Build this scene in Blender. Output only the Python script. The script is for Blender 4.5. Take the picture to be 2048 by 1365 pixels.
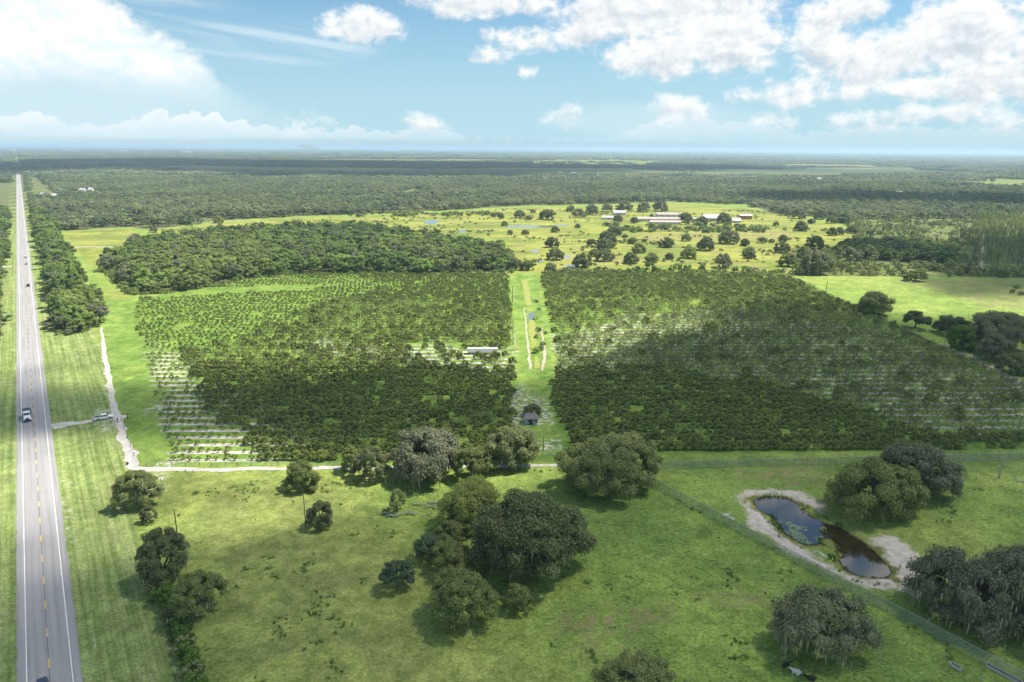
import bpy, bmesh, math, random
import numpy as np
from mathutils import Vector, Matrix
R = math.radians
rng = np.random.default_rng(7)
random.seed(7)
sc = bpy.context.scene
for o in list(bpy.data.objects): bpy.data.objects.remove(o)
COL = sc.collection

# ------------------------------------------------------------------ camera
FPX, CAMH, HORIZ, ROLL = 1400.0, 95.0, 297.0, R(0.42)
PITCH = math.atan((682.5 - HORIZ) / FPX)
FW = np.array([0, math.cos(PITCH), -math.sin(PITCH)])
_r0 = np.array([1., 0, 0]); _u0 = np.array([0, math.sin(PITCH), math.cos(PITCH)])
RT = _r0 * math.cos(ROLL) + _u0 * math.sin(ROLL)
UP = -_r0 * math.sin(ROLL) + _u0 * math.cos(ROLL)
CAM = np.array([0, 0, CAMH])
cam = bpy.data.cameras.new('camera'); cam_o = bpy.data.objects.new('camera', cam); COL.objects.link(cam_o)
cam.sensor_width = 36; cam.lens = 36 * FPX / 2048; cam.clip_start = 1; cam.clip_end = 200000
m = Matrix.Identity(4)
for i in range(3):
    m[i][0] = RT[i]; m[i][1] = UP[i]; m[i][2] = -FW[i]; m[i][3] = CAM[i]
cam_o.matrix_world = m
sc.camera = cam_o

def ray(px, py):
    d = FW + RT * (px - 1024) / FPX - UP * (py - 682.5) / FPX
    return d / np.linalg.norm(d)
def P(px, py, z=0.0):
    """ground point under a point of the photograph"""
    d = ray(px, py); t = (z - CAMH) / d[2]
    return np.array([d[0] * t, d[1] * t])
def PP(pts): return np.array([P(*p) for p in pts])
def proj(X, Y, Z=0.0):
    v = np.stack([X, Y, np.zeros_like(X) + Z - CAMH], -1)
    d = np.maximum(v @ FW, 1e-3)
    return 1024 + FPX * (v @ RT) / d, 682.5 - FPX * (v @ UP) / d
def mpp(p):  # metres per photo pixel at a ground point
    return float((np.array([p[0], p[1], -CAMH]) @ FW) / FPX)

# ------------------------------------------------------------------ sun, exposure
SUN_AZ, SUN_EL = R(72), R(60)
SUND = np.array([math.sin(SUN_AZ) * math.cos(SUN_EL), math.cos(SUN_AZ) * math.cos(SUN_EL), math.sin(SUN_EL)])
sl = bpy.data.lights.new('sun', 'SUN'); sl.energy = 5.0; sl.angle = R(0.53); sl.color = (1.0, .95, .86)
so = bpy.data.objects.new('sun', sl); COL.objects.link(so)
so.rotation_euler = Vector(SUND.tolist()).to_track_quat('Z', 'Y').to_euler()
so.location = (0, 0, 3000)
vs = sc.view_settings
vs.view_transform = 'Standard'; vs.look = 'None'; vs.gamma = 1; vs.exposure = 0.86; vs.use_curve_mapping = False
sc.cycles.use_denoising = True
sc.cycles.max_bounces = 5; sc.cycles.diffuse_bounces = 3; sc.cycles.glossy_bounces = 2
sc.cycles.transmission_bounces = 3; sc.cycles.volume_bounces = 1; sc.cycles.transparent_max_bounces = 12

# ------------------------------------------------------------------ node helper
class NT:
    def __init__(s, tree): s.t = tree; s.l = tree.links
    def n(s, kind, **kw):
        nd = s.t.nodes.new(kind)
        for k, v in kw.items(): setattr(nd, k, v)
        return nd
    def put(s, sock, v):
        if v is None: return
        if isinstance(v, bpy.types.NodeSocket): s.l.new(v, sock)
        else: sock.default_value = v
    def m(s, op, a, b=None, c=None, clamp=False):
        nd = s.n('ShaderNodeMath', operation=op, use_clamp=clamp)
        for i, v in enumerate((a, b, c)): s.put(nd.inputs[i], v)
        return nd.outputs[0]
    def vm(s, op, a, b=None):
        nd = s.n('ShaderNodeVectorMath', operation=op)
        s.put(nd.inputs[0], a); s.put(nd.inputs[1], b)
        return nd.outputs['Value'] if op in ('DOT_PRODUCT', 'LENGTH') else nd.outputs[0]
    def xyz(s, x, y, z=0.0):
        nd = s.n('ShaderNodeCombineXYZ')
        for i, v in enumerate((x, y, z)): s.put(nd.inputs[i], v)
        return nd.outputs[0]
    def sep(s, v):
        nd = s.n('ShaderNodeSeparateXYZ'); s.put(nd.inputs[0], v); return nd.outputs
    def ramp(s, v, lo, hi, a=0.0, b=1.0, smooth=True):
        nd = s.n('ShaderNodeMapRange', interpolation_type='SMOOTHSTEP' if smooth else 'LINEAR'); nd.clamp = True
        for i, q in enumerate((v, lo, hi, a, b)): s.put(nd.inputs[i], q)
        return nd.outputs[0]
    def mix(s, f, a, b, blend='MIX'):
        nd = s.n('ShaderNodeMix', data_type='RGBA', blend_type=blend)
        s.put(nd.inputs[0], f)
        for i, v in ((6, a), (7, b)):
            if isinstance(v, tuple) and len(v) == 3: v = (*v, 1)
            s.put(nd.inputs[i], v)
        return nd.outputs[2]
    def noise(s, vec, scale, detail=3, rough=.55, dist=0.0, out=0):
        nd = s.n('ShaderNodeTexNoise'); s.put(nd.inputs['Vector'], vec)
        nd.inputs['Scale'].default_value = scale; nd.inputs['Detail'].default_value = detail
        nd.inputs['Roughness'].default_value = rough; nd.inputs['Distortion'].default_value = dist
        return nd.outputs[out]
    def attr(s, name):
        return s.n('ShaderNodeAttribute', attribute_name=name).outputs['Fac']
    def scalecol(s, c, f):
        nd = s.n('ShaderNodeVectorMath', operation='SCALE'); s.put(nd.inputs[0], c if not isinstance(c, tuple) else c[:3]); s.put(nd.inputs['Scale'], f)
        return nd.outputs[0]

# ------------------------------------------------------------------ world sky with clouds
w = bpy.data.worlds.new('World'); sc.world = w; w.use_nodes = True
w.node_tree.nodes.clear(); W = NT(w.node_tree)
sky = W.n('ShaderNodeTexSky', sky_type='NISHITA', sun_disc=False, sun_elevation=SUN_EL, sun_rotation=SUN_AZ,
          altitude=0, air_density=1.0, dust_density=0.6, ozone_density=2.2)
SKYSTR = 0.061
def pdeg(px, py):
    d = ray(px, py); return math.degrees(math.atan2(d[0], d[1])), math.degrees(math.asin(d[2]))
D = W.n('ShaderNodeTexCoord').outputs['Generated']
dx, dy, dz = W.sep(D)
az = W.m('MULTIPLY', W.m('ARCTAN2', dx, dy), 57.29578)
el = W.m('MULTIPLY', W.m('ARCSINE', dz), 57.29578)
q = W.xyz(az, W.m('MULTIPLY', el, 1.35), 3.0)
fb = W.noise(q, .42, 8, .58, .2)
fb2 = W.noise(W.vm('ADD', q, (.35, .60, 0)), .42, 5, .58, .2)
big = W.noise(q, .13, 3, .5)
fine = W.noise(q, 1.3, 6, .6, .3)
def blob(px, py, wx, hy, wgt=1.0):
    a, e = pdeg(px, py); a1, _ = pdeg(px + wx / 2, py); _, e1 = pdeg(px, py - hy / 2)
    u = W.m('DIVIDE', W.m('SUBTRACT', az, a), max(a1 - a, .05))
    v = W.m('DIVIDE', W.m('SUBTRACT', el, e), max(e1 - e, .05))
    r2 = W.m('ADD', W.m('MULTIPLY', u, u), W.m('MULTIPLY', v, v))
    return W.m('MULTIPLY', W.m('SUBTRACT', 1.0, r2), wgt), v
BL = [(728, 52, 175, 82), (960, 8, 330, 66), (1045, 78, 170, 56, .6), (975, 108, 80, 44, .5), (1062, 144, 44, 24, .4),
      (1165, 60, 130, 85), (1290, 20, 440, 130, 1.2), (1330, 110, 260, 105), (1455, 90, 250, 130, 1.15), (1440, 20, 280, 130, 1.25),
      (1640, 80, 150, 190), (1700, 20, 150, 80), (1760, 120, 280, 140, 1.15), (1930, 60, 320, 180, 1.25), (1960, 160, 260, 120, 1.1), (1850, 170, 180, 60), (2100, 120, 200, 200),
      (1590, 186, 190, 70, .9), (1505, 192, 110, 40, .5), (1715, 188, 110, 46, .5), (1352, 218, 150, 66, .8), (1128, 232, 80, 56, .55),
      (1720, 240, 160, 46, .5), (1905, 225, 220, 50, .5), (2010, 246, 110, 50, .5), (1560, 242, 100, 36, .4), (845, 246, 90, 44, .5), (620, 248, 80, 54, .4)]
Mx = None; Vx = None
for b in BL:
    mm, v = blob(*b)
    if Mx is None: Mx, Vx = mm, W.m('MULTIPLY', v, W.m('MAXIMUM', mm, 0.0)); Ws = W.m('MAXIMUM', mm, 0.001)
    else:
        mp = W.m('MAXIMUM', mm, 0.0)
        Vx = W.m('MULTIPLY_ADD', v, mp, Vx); Ws = W.m('ADD', Ws, mp)
        Mx = W.m('SMOOTH_MAX', Mx, mm, .25)
Mx = W.m('MAXIMUM', W.m('ADD', Mx, .12), -1.2)
# outside the frame the same fair-weather cumulus goes on
outm = W.m('MAXIMUM', W.ramp(el, 11.5, 17.0), W.m('MAXIMUM', W.ramp(W.m('ABSOLUTE', az), 39, 48), W.ramp(dy, .2, -.1)))
outd = W.m('MULTIPLY', W.m('SUBTRACT', big, .50), 5.0)
outd = W.m('MULTIPLY', outd, W.ramp(el, 1, 6))
Mx = W.m('ADD', W.m('MULTIPLY', Mx, W.m('SUBTRACT', 1.0, outm)), W.m('MULTIPLY', outd, outm))
cdens = W.m('ADD', W.m('ADD', Mx, W.m('MULTIPLY', W.m('SUBTRACT', fb, .5), 2.7)), W.m('MULTIPLY', W.m('SUBTRACT', fine, .5), 1.35))
cmask = W.m('MULTIPLY', W.ramp(cdens, -.12, .95), W.ramp(el, 0, 5, .72, .97))
# brightness of a cumulus: lit tops, grey flat bases
vm_ = W.m('DIVIDE', Vx, Ws)
lit = W.m('MULTIPLY', W.m('SUBTRACT', fb, fb2), 3.2)
lit = W.m('ADD', lit, W.m('MULTIPLY', vm_, .45))
lit = W.m('SUBTRACT', lit, W.ramp(cdens, .7, 1.7, 0, .46))
litf = W.m('ADD', .77, lit, clamp=True)
ccol = W.mix(litf, (.37, .41, .445), (.60, .60, .59))
# anvil and its veil, upper left
a0, e0 = pdeg(150, 20); 
def curve(pts, lo, hi):
    nd = W.n('ShaderNodeFloatCurve'); c = nd.mapping.curves[0]
    pa = sorted(((pdeg(x, y)[0] - lo) / (hi - lo), pdeg(x, y)[1]) for x, y in pts)
    es = [e for _, e in pa]; e_lo, e_hi = min(es), max(es) + 1e-3
    while len(c.points) > 2: c.points.remove(c.points[0])
    for i, (u, e) in enumerate(pa):
        pt = c.points[i] if i < 2 else c.points.new(u, (e - e_lo) / (e_hi - e_lo))
        pt.location = (u, (e - e_lo) / (e_hi - e_lo)); pt.handle_type = 'VECTOR'
    nd.mapping.update()
    t = W.m('DIVIDE', W.m('SUBTRACT', az, lo), hi - lo, clamp=True)
    W.put(nd.inputs['Value'], t)
    return W.m('MULTIPLY_ADD', nd.outputs[0], e_hi - e_lo, e_lo)
wob = W.m('MULTIPLY', W.m('SUBTRACT', fb, .5), 2.2)
top = curve([(-120, -60), (150, -40), (230, 2), (275, 38), (340, 66), (395, 98), (424, 128), (440, 160), (470, 178), (540, 196), (640, 214), (760, 230)], -50, -10)
bot = curve([(-120, 120), (0, 132), (120, 118), (220, 128), (300, 150), (380, 165), (430, 165), (560, 160), (760, 160)], -50, -10)
dtop = W.m('ADD', W.m('SUBTRACT', top, el), W.m('ADD', W.m('MULTIPLY', wob, 1.1), W.m('MULTIPLY', W.m('SUBTRACT', fine, .5), 1.6)))
anv = W.m('MULTIPLY', W.ramp(dtop, -.2, 1.3), W.ramp(W.m('ADD', W.m('SUBTRACT', el, bot), W.m('MULTIPLY', W.m('SUBTRACT', big, .5), 5.0)), -2.2, 1.2))
anv = W.m('MULTIPLY', anv, W.ramp(W.m('ADD', az, W.m('MULTIPLY', W.m('SUBTRACT', fb, .5), 8.0)), -19, -25))
veil = W.m('MULTIPLY', W.m('MULTIPLY', W.ramp(dtop, -.3, 1.4), W.ramp(az, -11, -28)), .55)
# streaks of cirrus beside the anvil
str_q = W.xyz(W.m('MULTIPLY', W.m('ADD', az, W.m('MULTIPLY', el, 2.0)), .10), W.m('MULTIPLY', W.m('ADD', el, W.m('MULTIPLY', az, .10)), .95), 9.0)
ci = W.noise(str_q, 1.0, 6, .6, .4)
c1, v1 = blob(520, 85, 560, 110)
c2, v2 = blob(1300, 240, 560, 90)
c3, v3 = blob(330, 20, 420, 90)
cir = W.m('MULTIPLY', W.ramp(c1, 0, .8), W.ramp(ci, .36, .72), clamp=True)
cir = W.m('MAXIMUM', cir, W.m('MULTIPLY', W.ramp(c2, 0, .9), .42))
cir = W.m('MAXIMUM', cir, W.m('MULTIPLY', W.m('MULTIPLY', W.ramp(c3, 0, .8), W.ramp(ci, .4, .75)), .8))
# row of far cumulus along the horizon
ht = curve([(-200, 230), (0, 232), (60, 214), (95, 222), (130, 244), (180, 246), (235, 248), (285, 224), (320, 208), (340, 232), (362, 226), (385, 216), (410, 232), (430, 216), (450, 238), (520, 246), (580, 252), (660, 258), (700, 246), (745, 258), (800, 262), (845, 236), (880, 252), (940, 275), (1100, 282), (1240, 268), (1300, 240), (1345, 222), (1385, 224), (1420, 240), (1540, 248), (1600, 262), (1750, 250), (1900, 256), (2100, 248)], -46, 46)
hd = W.m('ADD', W.m('SUBTRACT', ht, el), W.m('MULTIPLY', W.m('SUBTRACT', W.noise(q, 1.1, 6, .6, .2), .5), 1.7))
hm = W.m('MULTIPLY', W.ramp(hd, 0, .22), W.ramp(el, .1, 2.2, .25, .80))
hm = W.m('MULTIPLY', hm, W.ramp(az, 10, -14, .5, 1.0))
hlit = W.m('ADD', .72, W.m('SUBTRACT', W.m('MULTIPLY', W.m('SUBTRACT', fb, fb2), 1.5), W.ramp(hd, .1, 1.6, 0, .35)), clamp=True)
hcol = W.mix(hlit, (.40, .49, .53), (.575, .58, .575))
skyc = W.mix(1.0, W.scalecol(sky.outputs[0], SKYSTR), (.66, .98, 1.12), 'MULTIPLY')
# pale moist air towards the horizon, all the way round
pale = W.ramp(el, 15, -1, 0.05, 0.92)
base = W.mix(pale, skyc, (.285, .425, .495))
base = W.mix(W.m('MULTIPLY', veil, .8), base, (.475, .55, .575))
base = W.mix(W.m('MULTIPLY', cir, .5), base, (.52, .57, .585))
base = W.mix(anv, base, W.mix(W.ramp(W.m('ADD', fb, W.m('MULTIPLY', W.m('SUBTRACT', fb, fb2), 2.0)), .3, .62), (.50, .555, .58), (.59, .595, .59)))
base = W.mix(hm, base, hcol)
base = W.mix(cmask, base, ccol)
bg = W.n('ShaderNodeBackground'); W.put(bg.inputs[0], base); bg.inputs[1].default_value = 1.0
W.l.new(bg.outputs[0], W.n('ShaderNodeOutputWorld').inputs[0])
w.cycles.sampling_method = 'MANUAL'; w.cycles.sample_map_resolution = 512

# ------------------------------------------------------------------ helpers for objects
def mesh(name, V, F, mat=None, smooth=False):
    me = bpy.data.meshes.new(name)
    me.from_pydata(np.asarray(V).tolist(), [], F.tolist() if isinstance(F, np.ndarray) else F)
    if mat is not None:
        for x in (mat if isinstance(mat, (list, tuple)) else [mat]): me.materials.append(x)
    if smooth: me.polygons.foreach_set('use_smooth', [True] * len(me.polygons))
    me.update(); return me
def fattr(me, name, vals):
    a = me.attributes.new(name, 'FLOAT', 'POINT'); a.data.foreach_set('value', np.asarray(vals, dtype=np.float32))
def link(name, me, parent=None, loc=None):
    o = bpy.data.objects.new(name, me); COL.objects.link(o); o.parent = parent
    if loc is not None: o.location = loc
    return o
def tag(o, label, cat, group=None):
    o['label'] = label; o['category'] = cat
    if group: o['group'] = group
    return o
def thing(name, label, cat, loc=(0, 0, 0), rz=0.0, group=None, s=(1, 1, 1)):
    o = bpy.data.objects.new(name, None); COL.objects.link(o)
    o.location = loc; o.rotation_euler = (0, 0, rz); o.scale = s; o.empty_display_size = .5
    return tag(o, label, cat, group)
def struct(o, kind='structure', label=None):
    o['kind'] = kind
    if label: o['label'] = label
    return o

class MB:
    """collects simple solids into one mesh"""
    def __init__(s): s.v = []; s.f = []; s.mi = []
    def add(s, V, F, mi=0):
        b = len(s.v); s.v += [tuple(map(float, v)) for v in V]; s.f += [tuple(b + i for i in f) for f in F]; s.mi += [mi] * len(F); return s
    def box(s, x0, x1, y0, y1, z0, z1, mi=0):
        V = [(x, y, z) for z in (z0, z1) for y in (y0, y1) for x in (x0, x1)]
        return s.add(V, [(0, 2, 3, 1), (4, 5, 7, 6), (0, 1, 5, 4), (2, 6, 7, 3), (0, 4, 6, 2), (1, 3, 7, 5)], mi)
    def prism(s, prof, y0, y1, inset=None, mi=0):
        """side profile of (x, z) run from y0 to y1; inset(z) pulls the sides in"""
        n = len(prof); ins = inset or (lambda z: 0.0)
        V = [(x, y0 + ins(z), z) for x, z in prof] + [(x, y1 - ins(z), z) for x, z in prof]
        F = [tuple(range(n - 1, -1, -1)), tuple(range(n, 2 * n))] + [(i, (i + 1) % n, n + (i + 1) % n, n + i) for i in range(n)]
        F = [tuple(reversed(f)) for f in F]
        return s.add(V, F, mi)
    def tube(s, pts, rad, n=6, cap=True, mi=0):
        pts = [np.asarray(p, float) for p in pts]; V = []; F = []
        for i, p in enumerate(pts):
            d = pts[min(i + 1, len(pts) - 1)] - pts[max(i - 1, 0)]; d /= np.linalg.norm(d) + 1e-9
            a = np.cross(d, [0, 0, 1.] if abs(d[2]) < .9 else [1., 0, 0]); a /= np.linalg.norm(a); b = np.cross(d, a)
            r = rad[i] if hasattr(rad, '__len__') else rad
            for k in range(n):
                t = 2 * math.pi * k / n; V.append(p + r * (math.cos(t) * a + math.sin(t) * b))
        for i in range(len(pts) - 1):
            for k in range(n):
                F.append((i * n + k, i * n + (k + 1) % n, (i + 1) * n + (k + 1) % n, (i + 1) * n + k))
        if cap: F += [tuple(range(n))[::-1], tuple((len(pts) - 1) * n + k for k in range(n))]
        return s.add(V, F, mi)
    def disc(s, c, r, h, axis='y', n=16, mi=0):
        c = np.asarray(c, float); e = np.array({'y': (0, 1, 0), 'x': (1, 0, 0), 'z': (0, 0, 1)}[axis], float)
        return s.tube([c - e * h / 2, c + e * h / 2], r, n, True, mi)
    def me(s, name, mat, smooth=False):
        me = mesh(name, s.v, s.f, mat, smooth)
        if any(s.mi): me.polygons.foreach_set('material_index', s.mi)
        return me
    def build(s, name, mat, parent=None, smooth=False, loc=None): return link(name, s.me(name, mat, smooth), parent, loc)

def pbr(name, col, rough=.6, metal=0.0, spec=.5, var=0.0, vscale=2.0, emit=None):
    mt = bpy.data.materials.new(name); mt.use_nodes = True; T = NT(mt.node_tree)
    b = mt.node_tree.nodes['Principled BSDF']
    b.inputs['Roughness'].default_value = rough; b.inputs['Metallic'].default_value = metal
    b.inputs['Specular IOR Level'].default_value = spec
    if var:
        pos = T.n('ShaderNodeTexCoord').outputs['Object']
        f = T.ramp(T.noise(pos, vscale, 5, .6), .25, .75, 1 - var, 1 + var)
        T.put(b.inputs['Base Color'], T.scalecol((*col, 1), f))
    else: b.inputs['Base Color'].default_value = (*col, 1)
    return mt

def sdf(poly, X, Y, clip=60.0):
    """signed distance to a ground polygon, positive inside"""
    poly = np.asarray(poly); n = len(poly)
    d2 = np.full(X.shape, 1e18); ins = np.zeros(X.shape, bool)
    for i in range(n):
        a = poly[i]; b = poly[(i + 1) % n]; e = b - a
        wx = X - a[0]; wy = Y - a[1]
        t = np.clip((wx * e[0] + wy * e[1]) / (e @ e + 1e-9), 0, 1)
        d2 = np.minimum(d2, (wx - t * e[0]) ** 2 + (wy - t * e[1]) ** 2)
        c = (a[1] > Y) != (b[1] > Y)
        with np.errstate(divide='ignore', invalid='ignore'):
            ins ^= c & (X < (b[0] - a[0]) * (Y - a[1]) / (b[1] - a[1] + 1e-12) + a[0])
    d = np.sqrt(d2); return np.clip(np.where(ins, d, -d), -clip, clip)
def psdf(pts, X, Y, clip=60.0): return sdf(PP(pts), X, Y, clip)
def vnoise(X, Y, s, seed=0):
    """smooth value noise in about -1..1"""
    r = np.random.default_rng(seed); T = r.uniform(-1, 1, (64, 64))
    x = X / s + 31.7; y = Y / s + 17.3
    xi = np.floor(x).astype(int); yi = np.floor(y).astype(int); fx = x - xi; fy = y - yi
    fx = fx * fx * (3 - 2 * fx); fy = fy * fy * (3 - 2 * fy)
    g = lambda i, j: T[(xi + i) % 64, (yi + j) % 64]
    return (g(0, 0) * (1 - fx) + g(1, 0) * fx) * (1 - fy) + (g(0, 1) * (1 - fx) + g(1, 1) * fx) * fy
# ------------------------------------------------------------------ layout of the land (ground polygons, read off the photograph)
RC = P(97.8, 1327); RAZ = R(-34.4)
RD = np.array([math.sin(RAZ), math.cos(RAZ)]); RN = np.array([RD[1], -RD[0]])
def road_uv(X, Y): return (X - RC[0]) * RN[0] + (Y - RC[1]) * RN[1], (X - RC[0]) * RD[0] + (Y - RC[1]) * RD[1]
def road_xy(u, v): return RC[0] + RN[0] * u + RD[0] * v, RC[1] + RN[1] * u + RD[1] * v
VERGE = [(150, 1500), (395, 1500), (365, 1365), (340, 1250), (300, 1190), (262, 1000), (258, 930), (236, 840), (212, 760), (200, 690), (185, 655), (120, 672), (85, 600), (72, 520), (58, 430), (40, 372), (28, 372)]
OR_L = [(335, 930), (1005, 926), (1036, 880), (1033, 760), (1030, 700), (1024, 600), (1020, 549), (640, 549), (530, 554), (440, 573), (275, 598), (264, 640), (292, 740), (315, 840)]
OR_R = [(1150, 912), (1112, 850), (1094, 775), (1112, 745), (1106, 690), (1088, 600), (1078, 549), (1560, 549), (1640, 583), (1800, 657), (1960, 730), (2048, 771), (2330, 900), (2330, 896)]
MARSH = [(300, 462), (430, 447), (560, 438), (700, 434), (800, 430), (900, 424), (1000, 419), (1100, 414), (1240, 414), (1340, 407), (1520, 420), (1600, 438), (1660, 445), (1720, 470), (1700, 490), (1650, 520), (1560, 547), (1030, 547), (1022, 500), (990, 478), (900, 470), (780, 455), (560, 450), (430, 460), (300, 475)]
LFIELD = [(110, 463), (260, 457), (300, 472), (232, 500), (205, 525), (235, 575), (290, 592), (260, 602), (205, 606), (188, 560), (140, 500)]
WOOD = [(238, 510), (300, 486), (430, 472), (560, 464), (700, 460), (800, 470), (880, 484), (960, 497), (1016, 506), (1018, 545), (640, 547), (525, 551), (440, 570), (335, 586), (275, 588), (240, 568), (210, 528)]
RTREES = [(108, 668), (150, 668), (186, 648), (193, 600), (160, 560), (140, 530), (118, 490), (104, 440), (66, 425), (56, 436), (66, 500), (76, 560), (84, 600), (96, 640)]
LTREES = [(-420, 700), (-10, 690), (2, 610), (10, 520), (15, 440), (18, 380), (16, 362), (-400, 362)]
FARLINE = [(-900, 380), (20, 366), (24, 352), (36, 352), (58, 415), (110, 462), (260, 455), (300, 460), (430, 443), (560, 434), (700, 430), (900, 420), (1000, 415), (1100, 409), (1240, 408), (1340, 404), (1500, 410), (1545, 428), (1640, 436), (1690, 448), (1760, 440), (2900, 432)]
SCRUB = [(1690, 450), (1760, 441), (2500, 434), (2500, 552), (2048, 556), (1560, 551), (1640, 530), (1690, 500), (1712, 474)]
PASTR = [(1575, 553), (2060, 558), (2500, 552), (2900, 800), (2330, 880), (2048, 765)]
CLEAR = [[(770, 392), (830, 378), (870, 388), (800, 396)], [(1040, 352), (1060, 342), (1240, 345), (1220, 352)], [(1030, 330), (1100, 318), (1330, 322), (1300, 333)],
         [(1880, 372), (1960, 358), (2400, 366), (2400, 380)], [(56, 352), (72, 350), (92, 372), (120, 390), (124, 402), (70, 402), (62, 380)], [(1630, 360), (1660, 358), (1670, 362), (1635, 365)]]
LUSH = [[(205, 600), (275, 597), (268, 650), (296, 740), (318, 840), (340, 925), (270, 925), (246, 860), (216, 760), (200, 680)], [(1026, 549), (1076, 549), (1088, 620), (1104, 700), (1108, 760), (1060, 780), (1036, 770), (1032, 690)],
        OR_L, [(1040, 770), (1100, 770), (1150, 905), (1125, 925), (1020, 925), (1045, 860)]]
DRY = [[(1455, 938), (1630, 935), (1640, 965), (1590, 972), (1480, 955)], [(1110, 1245), (1200, 1225), (1330, 1215), (1345, 1235), (1280, 1260), (1130, 1270)], [(1160, 1290), (1260, 1265), (1275, 1290), (1180, 1310)], [(1400, 1190), (1530, 1180), (1600, 1200), (1500, 1215)],
       [(330, 1240), (352, 1265), (366, 1330), (350, 1365), (335, 1290)], [(1780, 560), (2500, 556), (2500, 640), (1980, 615), (1900, 590)], [(1270, 470), (1560, 462), (1600, 480), (1300, 482)], [(1100, 520), (1200, 510), (1330, 520), (1200, 530)], [(1560, 500), (1640, 495), (1650, 512), (1580, 520)],
       [(215, 960), (245, 950), (260, 1030), (240, 1020)]]
SANDY = [[(330, 935), (520, 930), (640, 900), (640, 850), (520, 800), (440, 760), (330, 690), (290, 680), (310, 800)], [(1080, 760), (1108, 690), (1140, 660), (1300, 625), (1430, 615), (1560, 620), (1750, 660), (2048, 775), (2330, 890), (1900, 880), (1750, 830), (1560, 770), (1390, 755)],
         [(560, 690), (640, 670), (800, 690), (1030, 690), (1030, 760), (900, 750)]]
ROWS_Y0 = float(P(430, 920)[1]); ROWS_X0 = float(P(430, 920)[0]); ROW_T = 6.05; ROW_S = 0.030
FARW = np.concatenate([PP(FARLINE), [[60000, 800], [60000, 60000], [-60000, 60000], [-60000, 800]]])
def in_view(X, Y, margin=90, top=250):
    px, py = proj(X, Y); return (px > -margin) & (px < 2048 + margin) & (py < 1365 + margin) & (Y > 20)

# ------------------------------------------------------------------ materials
def grass_color(T, pos, lush=None):
    n1 = T.noise(pos, .014, 5, .6, .5); n2 = T.noise(pos, .060, 7, .68, .4); n3 = T.noise(pos, .33, 6, .70, .3); n4 = T.noise(pos, 1.7, 5, .68)
    c = T.mix(T.ramp(n2, .36, .62), (.145, .220, .043), (.215, .290, .058))
    c = T.mix(T.m('MULTIPLY', T.ramp(n1, .46, .66), .55), c, (.290, .320, .080))
    c = T.mix(T.m('MULTIPLY', T.ramp(n3, .56, .72), .45), c, (.080, .140, .028))
    c = T.mix(T.m('MULTIPLY', T.m('MULTIPLY', T.ramp(n3, .40, .27), T.ramp(n2, .5, .38)), .55), c, (.330, .295, .165))
    c = T.mix(T.m('MULTIPLY', T.ramp(n4, .66, .76), T.ramp(n2, .58, .46)), c, (.44, .41, .34))
    n5 = T.noise(T.vm('MULTIPLY', pos, (1.0, 1.5, 1.0)), .85, 4, .7, .4)
    c = T.mix(T.m('MULTIPLY', T.ramp(n5, .53, .64), .75), c, (.078, .128, .026))
    c = T.mix(T.m('MULTIPLY', T.ramp(n5, .45, .34), .65), c, (.320, .335, .125))
    return T.scalecol(c, T.ramp(n4, .3, .7, .66, 1.34)), (n1, n2, n3, n4)
def sand_color(T, pos):
    a = T.noise(pos, .5, 5, .6); b = T.noise(pos, 4, 3, .6)
    c = T.mix(T.ramp(a, .3, .7), (.42, .385, .335), (.58, .55, .50))
    return T.scalecol(c, T.ramp(b, .2, .8, .82, 1.12))

gm = bpy.data.materials.new('ground_cover'); gm.use_nodes = True
T = NT(gm.node_tree); B = gm.node_tree.nodes['Principled BSDF']; B.inputs['Roughness'].default_value = .95; B.inputs['Specular IOR Level'].default_value = .12
pos = T.n('ShaderNodeNewGeometry').outputs['Position']; X_, Y_, Z_ = T.sep(pos)
gc, (n1, n2, n3, n4) = grass_color(T, pos)
def edge(attr, soft=1.2, amp=4.0, nz=None):  # ragged edge of a region from its distance field
    return T.ramp(T.m('ADD', T.attr(attr), T.m('MULTIPLY', T.m('SUBTRACT', nz or n3, .5), amp)), -soft, soft)
# mown verge: stripes along the road
ru = T.m('ADD', T.m('MULTIPLY', X_, float(RN[0])), T.m('MULTIPLY', Y_, float(RN[1])))
rv = T.m('ADD', T.m('MULTIPLY', X_, float(RD[0])), T.m('MULTIPLY', Y_, float(RD[1])))
st = T.noise(T.xyz(T.m('MULTIPLY', ru, .75), T.m('MULTIPLY', rv, .014), 0.0), 1.0, 4, .6)
st2 = T.noise(T.xyz(T.m('MULTIPLY', ru, 2.3), T.m('MULTIPLY', rv, .05), 4.0), 1.0, 3, .6)
vc = T.mix(T.ramp(st, .36, .64), (.132, .186, .046), (.240, .290, .098))
vc = T.mix(T.m('MULTIPLY', T.ramp(st2, .5, .68), .5), vc, (.275, .300, .130))
vc = T.mix(T.m('MULTIPLY', T.ramp(n2, .55, .68), .55), vc, (.215, .210, .105))
vc = T.mix(T.m('MULTIPLY', T.ramp(T.noise(T.xyz(T.m('MULTIPLY', ru, .9), T.m('MULTIPLY', rv, .06), 8.0), 1.0, 5, .7), .63, .70), T.ramp(n4, .40, .56)), vc, (.46, .43, .37))
vc = T.scalecol(vc, T.ramp(n4, .3, .7, .66, 1.34))
gc = T.mix(T.m('MULTIPLY', edge('worn', 14, 40, n2), T.ramp(n3, .30, .62, .35, .85)), gc, T.scalecol(T.mix(T.ramp(n2, .4, .6), (.235, .248, .078), (.285, .312, .084)), T.ramp(n4, .3, .7, .70, 1.30)))
c = T.mix(edge('lush', 3, 8), gc, T.scalecol(T.mix(T.ramp(n2, .35, .65), (.110, .190, .034), (.195, .270, .056)), T.ramp(n4, .3, .7, .68, 1.32)))
c = T.mix(edge('verge', .8, 2.0), c, vc)
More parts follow.
